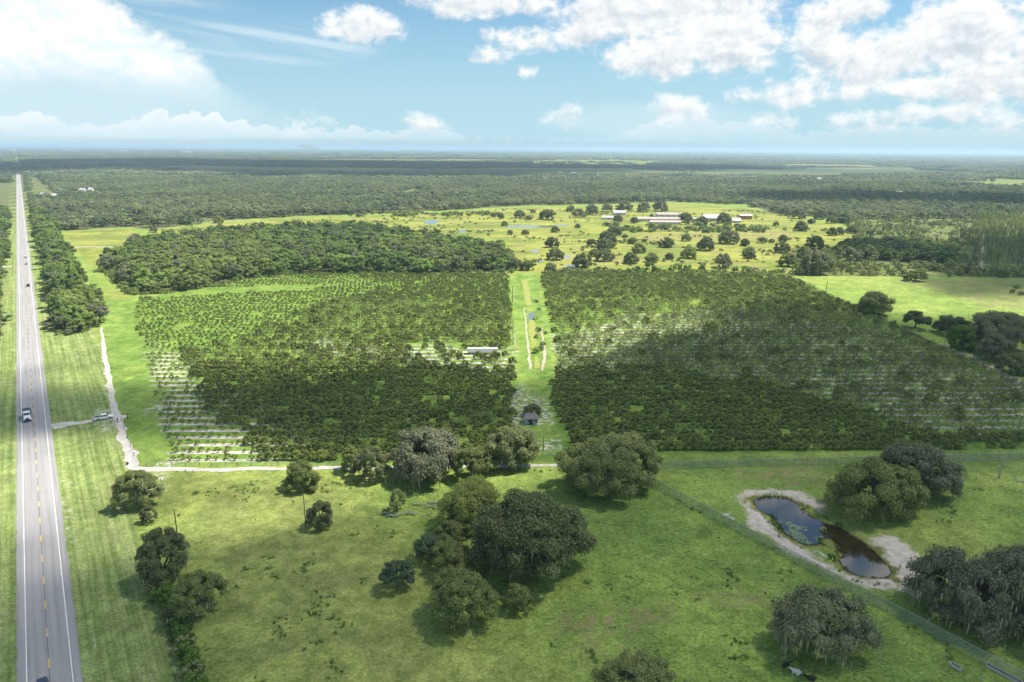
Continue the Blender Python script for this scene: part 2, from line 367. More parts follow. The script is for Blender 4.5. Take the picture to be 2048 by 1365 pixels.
# wet meadow, yellow green with rusty and dark drifts
mn = T.noise(T.xyz(T.m('MULTIPLY', X_, .5), Y_, 0.0), .022, 6, .62)
mc = T.mix(T.ramp(mn, .36, .60), (.145, .195, .036), (.290, .302, .062))
mc = T.mix(T.m('MULTIPLY', T.ramp(n2, .50, .62), .7), mc, (.235, .185, .075))
md = T.noise(T.xyz(T.m('MULTIPLY', X_, .35), Y_, 5.0), .045, 6, .7)
mc = T.mix(T.m('MULTIPLY', T.ramp(md, .52, .62), .75), mc, (.105, .135, .035))
mc = T.mix(T.m('MULTIPLY', T.ramp(n3, .52, .64), .8), mc, (.085, .120, .030))
mc = T.mix(T.m('MULTIPLY', T.ramp(mn, .62, .72), .8), mc, (.33, .29, .13))
c = T.mix(edge('marsh', 3, 8), c, mc)
dryc = T.mix(T.ramp(n3, .38, .62), (.36, .27, .16), (.17, .165, .06))
c = T.mix(T.m('MULTIPLY', edge('dry', 5, 22), T.ramp(T.noise(pos, .28, 6, .72), .44, .60)), c, dryc)
fc = T.mix(T.ramp(n3, .4, .6), (.075, .090, .038), (.150, .160, .065))
c = T.mix(edge('forest', 3, 6), c, fc)
sc_ = T.mix(T.ramp(n3, .38, .6), (.15, .175, .05), (.085, .115, .035))
sc_ = T.mix(T.m('MULTIPLY', T.ramp(n2, .52, .66), .6), sc_, (.24, .22, .10))
c = T.mix(edge('scrub', 3, 8), c, sc_)
# far country beyond the near woods: forest floor, with pale open prairie bands
farn = T.noise(T.xyz(T.m('MULTIPLY', X_, .28), Y_, 1.0), .0011, 4, .55)
farc = T.mix(T.ramp(farn, .46, .56), (.070, .090, .040), (.20, .215, .085))
c = T.mix(T.ramp(Y_, 2600, 3600), c, farc)
c = T.mix(T.m('MAXIMUM', T.m('MULTIPLY', edge('clear', 6, 14), T.ramp(Y_, 2300, 1700)), T.m('MULTIPLY', T.ramp(T.m('ADD', T.attr('clear'), T.m('MULTIPLY', T.m('SUBTRACT', T.noise(pos, .006, 6, .65), .5), 150)), -20, 30), T.ramp(Y_, 1700, 2300))), c, T.mix(T.ramp(n2, .4, .6), (.20, .215, .055), (.13, .18, .035)))
# orchard floor: sandy tree beds and grassy middles
ry = T.m('DIVIDE', T.m('SUBTRACT', T.m('SUBTRACT', Y_, ROWS_Y0), T.m('MULTIPLY', T.m('SUBTRACT', X_, ROWS_X0), ROW_S)), ROW_T)
fr = T.m('SUBTRACT', ry, T.m('FLOOR', T.m('ADD', ry, .5)))
dist = T.m('ABSOLUTE', T.m('ADD', fr, .10))
bed = T.ramp(T.m('ADD', dist, T.m('MULTIPLY', T.m('SUBTRACT', n3, .5), .26)), .215, .13)
orc = T.mix(T.ramp(n2, .35, .62), (.110, .190, .032), (.165, .245, .042))
orc = T.mix(T.m('MULTIPLY', T.ramp(n3, .58, .7), .6), orc, (.20, .19, .09))
orc = T.scalecol(orc, T.ramp(n4, .25, .75, .75, 1.25))
sand = sand_color(T, pos)
sv = T.m('ADD', T.attr('sandy'), T.m('MULTIPLY', T.m('SUBTRACT', T.noise(pos, .035, 5, .65), .5), 46))
bedf = T.m('MULTIPLY', bed, T.ramp(sv, -6, 8, .10, 1.0))
bedc = T.mix(T.ramp(sv, -8, 10), (.17, .155, .08), sand)
c = T.mix(edge('orch', .6, 3.0), c, T.mix(bedf, orc, bedc))
# loose sand spilling round the tracks and head lands
c = T.mix(T.m('MULTIPLY', edge('spill', 1.5, 7), T.ramp(T.noise(pos, .45, 5, .7), .48, .60)), c, sand)
c = T.scalecol(c, T.m('MULTIPLY', T.ramp(n3, .30, .70, .78, 1.24), T.ramp(T.noise(pos, .12, 5, .7, .5), .3, .7, .86, 1.16)))
T.put(B.inputs['Base Color'], c)
bmp = T.n('ShaderNodeBump'); bmp.inputs['Strength'].default_value = .55; bmp.inputs['Distance'].default_value = .30
T.put(bmp.inputs['Height'], T.m('ADD', T.m('MULTIPLY', n4, .6), n3)); T.put(B.inputs['Normal'], bmp.outputs[0])

# ------------------------------------------------------------------ ground sheet, out to the horizon
def graded(lo, hi, step, far, g):
    a = list(np.arange(lo, hi, step)); s = step
    while a[-1] < far: s *= g; a.append(a[-1] + s)
    return np.array(a)
gx_ = graded(0, 420, 3.0, 46000, 1.13); gx_ = np.concatenate([-gx_[:0:-1], gx_])
gy_ = graded(40, 640, 3.0, 46000, 1.035); gy_ = np.concatenate([[-46000, -9000, -2500, -600, -200, -60, 0], gy_])
GX, GY = np.meshgrid(gx_, gy_); nx, ny = len(gx_), len(gy_)
fx, fy = GX.ravel(), GY.ravel()
V = np.stack([fx, fy, np.zeros_like(fx)], -1)
ii = (np.arange(ny - 1)[:, None] * nx + np.arange(nx - 1)[None]).ravel()
me = mesh('ground', V, np.stack([ii, ii + 1, ii + nx + 1, ii + nx], -1), gm)
mx = lambda polys, **k: np.max([psdf(p, fx, fy, **k) for p in polys], axis=0)
u_, v_ = road_uv(fx, fy)
verge = np.maximum(psdf(VERGE, fx, fy), np.where((u_ < 0) & (u_ > -30), np.minimum(u_ + 12.5, 20.0), -30))
fattr(me, 'verge', verge); fattr(me, 'lush', mx(LUSH)); fattr(me, 'marsh', np.maximum(psdf(MARSH, fx, fy), psdf(LFIELD, fx, fy) - 6))
fattr(me, 'dry', mx(DRY)); fattr(me, 'forest', np.minimum(np.maximum(np.maximum(mx([WOOD, RTREES, LTREES]), sdf(FARW, fx, fy)), -60), np.abs(u_) - 12)); fattr(me, 'scrub', psdf(SCRUB, fx, fy))
fattr(me, 'clear', mx(CLEAR)); fattr(me, 'orch', mx([OR_L, OR_R])); fattr(me, 'sandy', mx(SANDY))
SPILL = [[(1020, 780), (1045, 765), (1062, 790), (1048, 850), (1020, 850)], [(1060, 790), (1100, 800), (1110, 850), (1040, 852)], [(1072, 880), (1118, 878), (1125, 905), (1080, 910)], [(188, 850), (190, 820), (232, 818), (236, 862), (215, 865)],
         [(1100, 660), (1112, 660), (1116, 705), (1104, 705)], [(1026, 650), (1032, 650), (1036, 710), (1028, 710)], [(300, 938), (345, 912), (350, 938)], [(1440, 1030), (1480, 1020), (1800, 1190), (1780, 1210)], [(1740, 1075), (1800, 1080), (1850, 1140), (1840, 1180), (1790, 1150)],
         [(285, 820), (340, 800), (345, 812), (290, 830)], [(1890, 690), (1960, 715), (2060, 770), (2060, 790), (1960, 735)], [(265, 955), (330, 945), (330, 985), (290, 990)], [(120, 940), (130, 940), (150, 1120), (140, 1120)]]
fattr(me, 'spill', mx(SPILL)); fattr(me, 'worn', psdf([(300, 945), (700, 950), (800, 1100), (900, 1260), (1150, 1420), (1150, 1600), (380, 1600), (400, 1365), (340, 1100)], fx, fy))
struct(link('ground', me), label='flat green pasture and orchard land reaching to the horizon')

# ------------------------------------------------------------------ sheets that lie on the ground
def grid_sheet(name, pts, step, z, mat, pad=0.0, lift=None, attrs=(), keep=-.01):
    """a sheet whose outline is a ground polygon; rim cut cell by cell"""
    poly = np.asarray(pts); lo = poly.min(0) - pad; hi = poly.max(0) + pad
    xs = np.arange(lo[0], hi[0] + step, step); ys = np.arange(lo[1], hi[1] + step, step)
    gX, gY = np.meshgrid(xs, ys); s = sdf(poly, gX, gY); n = len(xs)
    ok = s > keep - pad
    cell = ok[:-1, :-1] & ok[1:, :-1] & ok[:-1, 1:] & ok[1:, 1:]
    jj, kk = np.nonzero(cell); i0 = jj * n + kk
    F = np.stack([i0, i0 + 1, i0 + n + 1, i0 + n], -1)
    used = np.unique(F); re = np.full(gX.size, -1); re[used] = np.arange(len(used))
    X1, Y1, S1 = gX.ravel()[used], gY.ravel()[used], s.ravel()[used]
    Z1 = np.full(len(used), z) if lift is None else z + lift(X1, Y1, S1)
    me = mesh(name, np.stack([X1, Y1, Z1], -1), re[F], mat, True)
    fattr(me, 'inside', S1)
    for a, fn in attrs: fattr(me, a, fn(X1, Y1))
    return me
def outline_sheet(name, pts, z, mat, jitter=.35, step=1.0):
    """one polygon with a ragged outline"""
    pts = np.asarray(pts); out = []
    for i in range(len(pts)):
        a, b = pts[i], pts[(i + 1) % len(pts)]; L = np.linalg.norm(b - a); n = max(1, int(L / step))
        for k in range(n): out.append(a + (b - a) * k / n + rng.normal(0, jitter, 2))
    bm = bmesh.new(); bm.faces.new([bm.verts.new((*p, z)) for p in out]); bmesh.ops.triangulate(bm, faces=bm.faces[:])
    bmesh.ops.recalc_face_normals(bm, faces=bm.faces[:])
    if sum(f.normal.z for f in bm.faces) < 0: bmesh.ops.reverse_faces(bm, faces=bm.faces[:])
    me = bpy.data.meshes.new(name); bm.to_mesh(me); bm.free(); me.materials.append(mat); return me
def ribbon(name, line, width, z, mat, rag=.45, step=1.2, bend=.5):
    line = np.asarray(line); seg = np.linalg.norm(np.diff(line, axis=0), axis=1); L = np.r_[0, np.cumsum(seg)]
    s = np.arange(0, L[-1], step); C = np.stack([np.interp(s, L, line[:, k]) for k in (0, 1)], -1)
    for _ in range(4): C[1:-1] = .5 * C[1:-1] + .25 * (C[:-2] + C[2:])
    t = np.gradient(C, axis=0); t /= np.linalg.norm(t, axis=1)[:, None]; nn = np.stack([t[:, 1], -t[:, 0]], -1)
    wd = np.interp(s, L, width) if hasattr(width, '__len__') else np.full(len(s), width)
    C = C + nn * (vnoise(s, s * 0, 9, 3) * bend)[:, None]
    V = []; E = []
    for k, e in ((-1, 1.0), (-.6, .45), (0, 0.0), (.6, .45), (1, 1.0)):
        j = wd * .5 * k * (1 + rag * vnoise(s, s * 0 + k * 9, 3.5, 5) * abs(k) + rag * .7 * vnoise(s, s * 0 + k * 5, 1.3, 6) * abs(k))
        V.append(np.c_[C + nn * j[:, None], np.full(len(s), z)]); E.append(np.full(len(s), e))
    n = len(s); V = np.concatenate(V); i = np.arange(n - 1)
    F = np.concatenate([np.stack([k * n + i, (k + 1) * n + i, (k + 1) * n + i + 1, k * n + i + 1], -1) for k in range(4)])
    me = mesh(name, V, F, mat); fattr(me, 'rim', np.concatenate(E)); return me
def track_mat(name, tint=(1, 1, 1), grass=.5):
    mt = bpy.data.materials.new(name); mt.use_nodes = True; T = NT(mt.node_tree); b = mt.node_tree.nodes['Principled BSDF']
    b.inputs['Roughness'].default_value = .95; b.inputs['Specular IOR Level'].default_value = .1
    pos = T.n('ShaderNodeNewGeometry').outputs['Position']
    s = T.mix(1.0, sand_color(T, pos), tint, 'MULTIPLY'); g, nn = grass_color(T, pos)
    f = T.ramp(T.m('ADD', T.m('MULTIPLY', T.attr('rim'), .62), T.m('MULTIPLY', T.m('SUBTRACT', T.noise(pos, .55, 6, .7), .5), 1.9)), .72 - grass * .4, .92 - grass * .3)
    T.put(b.inputs['Base Color'], T.mix(f, s, g))
    bp = T.n('ShaderNodeBump'); bp.inputs['Distance'].default_value = .12; T.put(bp.inputs['Height'], nn[2]); T.put(b.inputs['Normal'], bp.outputs[0])
    return mt
M_track = track_mat('white_sand', grass=.25); M_track2 = track_mat('patchy_sand', (.80, .78, .70), grass=.8); M_pink = track_mat('pinkish_spoil', (.86, .72, .66), .6)
struct(link('sandy_track', ribbon('sandy_track', PP([(203, 655), (207, 690), (214, 740), (222, 785), (234, 832), (246, 870), (256, 905), (266, 936), (300, 940), (420, 939), (560, 938), (700, 936), (900, 934), (1030, 932), (1125, 931)]),
       [1.0, 1.6, 2.2, 2.2, 2.4, 2.8, 3.4, 4.2, 2.6, 2.2, 2.0, 2.0, 2.0, 2.0, 2.0], .03, M_track)), label='white sandy farm track along the orchard edge')
struct(link('sandy_driveway', ribbon('sandy_driveway', PP([(104, 854), (125, 849), (160, 845), (195, 840), (222, 834), (256, 834)]), [7, 5, 2.6, 3.0, 5.0, 3.5], .034, M_track)), label='sandy driveway from the road to the field gate')
struct(link('sandy_driveway', ribbon('sandy_driveway', PP([(52, 499), (70, 500), (120, 497), (170, 494), (225, 494)]), 5.0, .034, M_track2)), label='pale side track crossing the small field behind the roadside trees')
struct(link('sandy_driveway', ribbon('sandy_driveway', PP([(-20, 536), (8, 534), (26, 533)]), 5.0, .034, M_track)), label='pale side track left of the road')
struct(link('sandy_track', ribbon('sandy_track', PP([(1880, 688), (1960, 722), (2060, 775), (2150, 825)]), 2.4, .03, M_track2)), label='faint sandy track along the right orchard fence')
struct(link('pipeline_path', ribbon('pipeline_path', PP([(1962, 540), (1966, 480), (1970, 466)]), 2.2, .03, M_track2)), label='straight cleared strip through the pines')

# ------------------------------------------------------------------ road with markings
am = bpy.data.materials.new('asphalt'); am.use_nodes = True; T = NT(am.node_tree); b = am.node_tree.nodes['Principled BSDF']
b.inputs['Roughness'].default_value = .85; b.inputs['Specular IOR Level'].default_value = .3
pos = T.n('ShaderNodeNewGeometry').outputs['Position']; x_, y_, z_ = T.sep(pos)
ru = T.m('ADD', T.m('MULTIPLY', T.m('SUBTRACT', x_, float(RC[0])), float(RN[0])), T.m('MULTIPLY', T.m('SUBTRACT', y_, float(RC[1])), float(RN[1])))
rv = T.m('ADD', T.m('MULTIPLY', x_, float(RD[0])), T.m('MULTIPLY', y_, float(RD[1])))
lane = T.noise(T.xyz(T.m('MULTIPLY', ru, 1.1), T.m('MULTIPLY', rv, .02), 0.0), 1.0, 4, .6)
wear = T.m('ABSOLUTE', T.m('SUBTRACT', T.m('ABSOLUTE', T.m('SUBTRACT', T.m('ABSOLUTE', ru), 1.8)), .85))
cc = T.mix(T.ramp(lane, .35, .65), (.255, .246, .241), (.320, .307, .300))
cc = T.mix(T.ramp(wear, .55, .05, 0, .35), cc, (.345, .333, .322))
cc = T.mix(T.ramp(T.m('ABSOLUTE', ru), .11, .06, 0, .8), cc, (.12, .12, .12))
cc = T.mix(T.m('MULTIPLY', T.ramp(T.noise(T.xyz(ru, T.m('MULTIPLY', rv, .05), 0.0), .5, 4, .6), .6, .72), .4), cc, (.20, .198, .195))
cc = T.scalecol(cc, T.ramp(T.noise(pos, 5, 3, .6), .2, .8, .88, 1.12))
T.put(b.inputs['Base Color'], cc)
def strip(name, u0, u1, v0, v1, z, mat, parent=None, n=None, rag=0.0):
    vv = np.linspace(v0, v1, n or max(2, int((v1 - v0) / 60)))
    a = np.stack([*road_xy(u0 + rng.normal(0, rag, len(vv)) if rag else u0, vv), vv * 0 + z], -1); c_ = np.stack([*road_xy(u1 + rng.normal(0, rag, len(vv)) if rag else u1, vv), vv * 0 + z], -1)
    k = len(vv); i = np.arange(k - 1)
    return link(name, mesh(name, np.concatenate([a, c_]), np.stack([i, k + i, k + i + 1, i + 1], -1), mat), parent)
road = struct(strip('road', -5.05, 5.05, -260, 2900, .05, am, n=1600, rag=.06), label='straight grey two-lane road running to the horizon')
M_white = pbr('road_paint_white', (.74, .74, .72), .7, var=.12, vscale=.6); M_yel = pbr('road_paint_yellow', (.72, .42, .07), .7, var=.2, vscale=.8)
for s in (-1, 1): strip('edge_line', s * 3.52 - .085, s * 3.52 + .085, -260, 2900, .056, M_white, road)
dash = None
for k in range(-4, 64):
    v0 = k * 10.6 - 1.7
    if dash is None:
        dash = strip('lane_dash', -.085, .085, v0, v0 + 3.3, .056, M_yel, road, n=2); base_v = v0
    else:
        d = dash.copy(); COL.objects.link(d); d.location = (*(RD * (v0 - base_v)), 0)

# ------------------------------------------------------------------ pond, canal and marsh pools
wm = bpy.data.materials.new('dark_pond_water'); wm.use_nodes = True; T = NT(wm.node_tree); b = wm.node_tree.nodes['Principled BSDF']
b.inputs['Base Color'].default_value = (.030, .020, .009, 1); b.inputs['Roughness'].default_value = .03; b.inputs['IOR'].default_value = 1.75; b.inputs['Specular IOR Level'].default_value = .9
bp = T.n('ShaderNodeBump'); bp.inputs['Strength'].default_value = .10; bp.inputs['Distance'].default_value = .03
T.put(bp.inputs['Height'], T.noise(T.n('ShaderNodeNewGeometry').outputs['Position'], 1.6, 3, .6)); T.put(b.inputs['Normal'], bp.outputs[0])
M_pool = pbr('pale_pool_water', (.15, .165, .16), .08, spec=.6)
POND = [(1508, 1003), (1522, 997), (1550, 996), (1575, 999), (1592, 1008), (1602, 1020), (1628, 1038), (1652, 1048), (1680, 1058), (1700, 1070), (1722, 1083), (1742, 1100), (1762, 1120), (1780, 1143), (1772, 1156), (1740, 1156), (1712, 1150), (1692, 1140), (1680, 1122), (1690, 1112), (1678, 1100), (1668, 1082), (1655, 1076), (1640, 1078), (1635, 1090), (1610, 1090), (1590, 1080), (1572, 1068), (1558, 1048), (1545, 1034), (1520, 1020)]
BERM = [(1482, 998), (1500, 984), (1545, 980), (1600, 990), (1640, 1012), (1680, 1040), (1730, 1070), (1780, 1072), (1830, 1105), (1850, 1150), (1840, 1195), (1790, 1185), (1730, 1175), (1640, 1120), (1560, 1082), (1510, 1050), (1490, 1020)]
pm = bpy.data.materials.new('pond_bank'); pm.use_nodes = True; T = NT(pm.node_tree); b = pm.node_tree.nodes['Principled BSDF']; b.inputs['Roughness'].default_value = .9; b.inputs['Specular IOR Level'].default_value = .15
pos = T.n('ShaderNodeNewGeometry').outputs['Position']; g, nn = grass_color(T, pos)
n6 = T.noise(pos, .55, 7, .75)
c = T.mix(T.ramp(T.m('ADD', T.attr('sand'), T.m('MULTIPLY', T.m('SUBTRACT', n6, .5), 9)), -.8, 1.4), g, T.mix(1.0, sand_color(T, pos), (1.1, 1.03, .95), 'MULTIPLY'))
c = T.mix(T.ramp(T.m('ADD', T.attr('water'), T.m('MULTIPLY', T.m('SUBTRACT', T.noise(pos, .22, 5, .65), .5), 11)), -2.4, -.6), c, T.mix(T.ramp(n6, .4, .6), (.13, .15, .030), (.22, .22, .06)))
c = T.mix(T.ramp(T.attr('water'), -.9, -.2), c, (.07, .055, .025))
c = T.mix(T.ramp(T.attr('inside'), 3.0, .3), c, g)
T.put(b.inputs['Base Color'], c); bp = T.n('ShaderNodeBump'); bp.inputs['Distance'].default_value = .15; T.put(bp.inputs['Height'], n6); T.put(b.inputs['Normal'], bp.outputs[0])
pond_s = lambda x, y: psdf(POND, x, y)
SANDP = [[(1482, 1003), (1478, 994), (1500, 983), (1545, 979), (1600, 988), (1640, 1010), (1632, 1022), (1600, 1006), (1560, 993), (1510, 995)], [(1735, 1075), (1790, 1078), (1832, 1108), (1848, 1160), (1835, 1190), (1795, 1165), (1765, 1115)],
         [(1480, 1003), (1500, 1003), (1530, 1045), (1600, 1098), (1690, 1150), (1780, 1160), (1800, 1178), (1700, 1163), (1590, 1108), (1510, 1052)]]
def berm_lift(x, y, s):
    d = pond_s(x, y); r = np.max([psdf(p, x, y) for p in SANDP], axis=0)
    return np.clip(s / 3, 0, 1) * (np.clip(r / 2.0 + .5, 0, 1) * .45 + .10 * vnoise(x, y, 2.5, 4)) * np.clip(-d / 1.2, 0, 1)
me = grid_sheet('pond_bank', PP(BERM), .6, .03, pm, pad=5, lift=berm_lift, attrs=(('water', pond_s), ('sand', lambda x, y: np.max([psdf(p, x, y) for p in SANDP], axis=0) + .9 + 1.2 * vnoise(x, y, 5, 19))))
a = me.attributes['inside']; vals = np.empty(len(me.vertices), np.float32); a.data.foreach_get('value', vals); a.data.foreach_set('value', vals + 5)
struct(link('pond_bank', me), label='sandy spoil bank ringing the cattle pond')
struct(link('pond_water', outline_sheet('pond_water', PP(POND), .10, wm, .34, .9)), label='dark still water of the cattle pond')
# lily pads
M_pad = pbr('lily_pad', (.13, .19, .09), .35, var=.3, vscale=1.0)
Vp = []; Fp = []
for _ in range(1400):
    p = P(rng.uniform(1548, 1665), rng.uniform(1030, 1100)); d = float(psdf(POND, np.array([p[0]]), np.array([p[1]]))[0])
    if d < .2: continue
    px, py = proj(np.array([p[0]]), np.array([p[1]]))
    if vnoise(p[:1], p[1:], 2.6, 8)[0] + (py[0] - 1060) / 38 < .25: continue
    r = rng.uniform(.16, .42); bq = len(Vp); th = rng.uniform(0, 6.28); t1, t2 = rng.normal(0, .03, 2)
    for k in range(8):
        a_ = th + k * 5.8 / 7; Vp.append((p[0] + r * math.cos(a_), p[1] + r * math.sin(a_), .125 + r * (math.cos(a_) * t1 + math.sin(a_) * t2)))
    Fp.append(tuple(range(bq, bq + 8)))
o = struct(link('lily_pads', mesh('lily_pads', Vp, Fp, M_pad)), 'stuff', 'floating lily pads crowding the near side of the pond'); 
# canal
M_algae = pbr('algae_water', (.30, .31, .055), .35, var=.12, vscale=.5)
for k, pts in enumerate([[(1044, 561), (1056, 561), (1063, 610), (1052, 612), (1048, 590)], [(1058, 640), (1068, 636), (1073, 660), (1072, 690), (1066, 692), (1058, 665)], [(1068, 714), (1076, 712), (1080, 736), (1070, 740)]]):
    struct(link('canal_water', outline_sheet('canal_water', PP(pts), .05, M_algae, .35, 1.5)), label=['far', 'middle', 'near'][k] + ' stretch of the yellow-green algae covered canal')
struct(link('canal_water', outline_sheet('canal_water', PP([(1057, 627), (1068, 625), (1069, 640), (1058, 641)]), .06, M_pool, .15, 1.5)), label='clear grey-blue pool at the canal culvert')
struct(link('spoil_bank', ribbon('spoil_bank', PP([(1048, 615), (1052, 645), (1056, 690), (1061, 740)]), [.5, .9, 1.1, 1.2], .04, M_track2)), label='white sandy strip left of the canal')
struct(link('spoil_bank', ribbon('spoil_bank', PP([(1083, 655), (1087, 690), (1091, 715), (1084, 742)]), [.7, 1.2, 1.5, 1.0], .04, M_pink)), label='pinkish spoil strip right of the canal')
for k, (pts, lab) in enumerate([([(845, 444), (862, 440), (882, 443), (870, 448), (850, 448)], 'small pool in the marsh behind the wood'), ([(914, 462), (928, 459), (936, 463), (920, 466)], 'tiny pool at the back edge of the wood'),
        ([(1008, 453), (1040, 451), (1090, 452), (1136, 449), (1140, 451), (1100, 455), (1020, 456)], 'long narrow marsh pond before the far trees'), ([(1058, 502), (1076, 499), (1080, 505), (1066, 506)], 'small marsh pool left of two stacked oaks'),
        ([(1128, 512), (1142, 509), (1142, 517), (1128, 518)], 'small marsh pool right of two stacked oaks'), ([(1130, 531), (1150, 528), (1152, 535), (1134, 537)], 'marsh pool against the far orchard hedge'), ([(1070, 521), (1084, 519), (1086, 525), (1074, 526)], 'muddy pool below two stacked oaks')]):
    struct(link('marsh_pool', outline_sheet('marsh_pool', PP(pts), .05, M_pool, .5, 3)), label=lab)
# ------------------------------------------------------------------ foliage
def leaf_mat(name, c1, c2, hue=.25, trans=.22, island=True, patch=0.0):
    mt = bpy.data.materials.new(name); mt.use_nodes = True; T = NT(mt.node_tree); nt = mt.node_tree
    b = nt.nodes['Principled BSDF']; b.inputs['Roughness'].default_value = .6; b.inputs['Specular IOR Level'].default_value = .22
    oi = T.n('ShaderNodeObjectInfo'); g = T.n('ShaderNodeNewGeometry')
    f = T.noise(T.n('ShaderNodeTexCoord').outputs['Object'], .55, 3, .6)
    f = T.ramp(T.m('ADD', T.m('MULTIPLY', f, 1.0), T.m('MULTIPLY', T.m('SUBTRACT', g.outputs['Random Per Island'], .5), .9 if island else 0.0)), .2, .8)
    c = T.mix(f, c1, c2)
    rnd = oi.outputs['Random']
    c = T.mix(T.m('MULTIPLY', T.ramp(rnd, .5, 1.0), hue * 2), c, tuple(min(1, x * k) for x, k in zip(c2, (1.5, 1.48, 1.1))))
    c = T.mix(T.m('MULTIPLY', T.ramp(rnd, .35, .0), hue * 2), c, tuple(x * k for x, k in zip(c1, (1.0, .82, 1.0))))
    if patch:
        wn = T.noise(g.outputs['Position'], .006, 3, .6)
        c = T.mix(T.ramp(wn, .42, .62, 0, patch), c, tuple(x * k for x, k in zip(c2, (1.5, 1.25, 1.25))))
        rn2 = T.m('FRACT', T.m('MULTIPLY', rnd, 17.31))
        c = T.mix(T.ramp(rn2, .82, .92, 0, .75), c, (.170, .160, .130))
    T.put(b.inputs['Base Color'], c)
    tr = T.n('ShaderNodeBsdfTranslucent'); T.put(tr.inputs[0], T.mix(1.0, c, (1.25, 1.3, .7), 'MULTIPLY'))
    mx_ = T.n('ShaderNodeMixShader'); mx_.inputs[0].default_value = trans
    nt.links.new(b.outputs[0], mx_.inputs[1]); nt.links.new(tr.outputs[0], mx_.inputs[2])
    nt.links.new(mx_.outputs[0], nt.nodes['Material Output'].inputs[0])
    return mt
L_oak = leaf_mat('oak_leaves', (0.098, 0.121, 0.053), (0.241, 0.276, 0.111))
L_wood = leaf_mat('wood_leaves', (0.068, 0.112, 0.033), (0.189, 0.266, 0.074), .35, patch=.5)
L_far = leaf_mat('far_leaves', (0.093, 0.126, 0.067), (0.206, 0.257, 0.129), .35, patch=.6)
L_pine = leaf_mat('pine_needles', (0.101, 0.144, 0.055), (0.220, 0.276, 0.095), .3, patch=.4)
L_lime = leaf_mat('bright_leaves', (0.092, 0.147, 0.026), (0.200, 0.259, 0.049), .2)
L_olive = leaf_mat('olive_leaves', (0.134, 0.175, 0.051), (0.268, 0.312, 0.093), .15)
L_blue = leaf_mat('bluish_leaves', (0.072, 0.112, 0.056), (0.156, 0.209, 0.103), .1)
L_grey = leaf_mat('grey_oak_leaves', (0.132, 0.148, 0.084), (0.260, 0.281, 0.163), .12)
L_cit = leaf_mat('citrus_leaves', (.160, .198, .056), (.290, .330, .098), .16)
L_citp = leaf_mat('pale_citrus_leaves', (0.140, 0.174, 0.064), (0.270, 0.298, 0.112), .35)
L_moss = leaf_mat('hanging_moss', (0.221, 0.217, 0.153), (0.413, 0.395, 0.292), .1, .15)
L_vine = leaf_mat('vine_leaves', (0.057, 0.125, 0.020), (0.128, 0.212, 0.037), .2)
M_bark = pbr('bark', (.135, .115, .090), .9, var=.3, vscale=3); M_dead = pbr('dead_wood', (.36, .34, .31), .9, var=.2, vscale=3)
M_bare = pbr('bare_twigs', (.24, .22, .19), .9)

def leaves(r, C, RC_, n_per, size, out=None, up=.25, jit=.55, asp=.62, lo=-9, nb=.4):
    """leaf sprays over the skin of every clump; C centres, RC_ radii"""
    k = np.maximum(3, (n_per * RC_ ** 2).astype(int)); idx = np.repeat(np.arange(len(C)), k); n = len(idx)
    d = r.normal(size=(n, 3)); d /= np.linalg.norm(d, axis=1)[:, None]
    o = np.zeros_like(C) if out is None else out
    d = d + .75 * o[idx]; d[:, 2] += up; d /= np.linalg.norm(d, axis=1)[:, None]
    p = C[idx] + d * (RC_[idx] * r.uniform(.72, 1.10, n))[:, None] * np.array([1, 1, .85])
    nrm = d + r.normal(0, jit, (n, 3)) + [0, 0, nb]; nrm /= np.linalg.norm(nrm, axis=1)[:, None]
    a = np.cross(nrm, r.normal(size=(n, 3))); a /= np.linalg.norm(a, axis=1)[:, None]; b = np.cross(nrm, a)
    s = size * r.uniform(.6, 1.35, n)[:, None]
    V = np.stack([p + a * s, p + b * s * asp, p - a * s, p - b * s * asp], 1)
    V[:, :, 2] += np.where(np.arange(4) % 2 == 0, -.12, .08) * s
    keep = p[:, 2] > lo; V = V[keep]
    return V.reshape(-1, 3), np.arange(len(V) * 4).reshape(-1, 4)
_ico = bmesh.new(); bmesh.ops.create_icosphere(_ico, subdivisions=1, radius=1)
ICO_V = np.array([v.co[:] for v in _ico.verts]); ICO_F = np.array([[v.index for v in f.verts] for f in _ico.faces]); _ico.free()
def cores(r, C, RC_, k=.74):
    V = []; F = []
    for c, q_ in zip(C, RC_):
        V.append(c + ICO_V * q_ * k * r.uniform(.85, 1.15, (len(ICO_V), 1)) * [1, 1, .85]); F.append(ICO_F + len(ICO_V) * (len(V) - 1))
    return np.concatenate(V), np.concatenate(F)
def crown_points(r, rx, hz, z0, n, shape, lob=1.0):
    """clump centres through the crown's volume; uneven outline"""
    a = r.uniform(0, 6.283, n); u = r.uniform(-.55 if shape == 'round' else -.30, 1, n)
    if shape == 'cone': u = r.uniform(-1, 1, n)
    rad = r.uniform(.35, 1.0, n) ** .5
    lobe = 1 + lob * (.13 * np.sin(a * 2 + r.uniform(0, 6)) + .10 * np.sin(a * 3 + r.uniform(0, 6)) + r.normal(0, .05, n))
    s = np.sqrt(np.maximum(0, 1 - u * u)) if shape != 'cone' else (1 - (u + 1) / 2) * .85 + .15
    if shape == 'oak': s = np.sqrt(np.maximum(0, 1 - np.clip(u, 0, 1) ** 2.2))
    C = np.stack([np.cos(a) * s * rx * rad * lobe, np.sin(a) * s * rx * rad * lobe, z0 + hz * u * (.75 + .25 * rad)], -1)
    return C
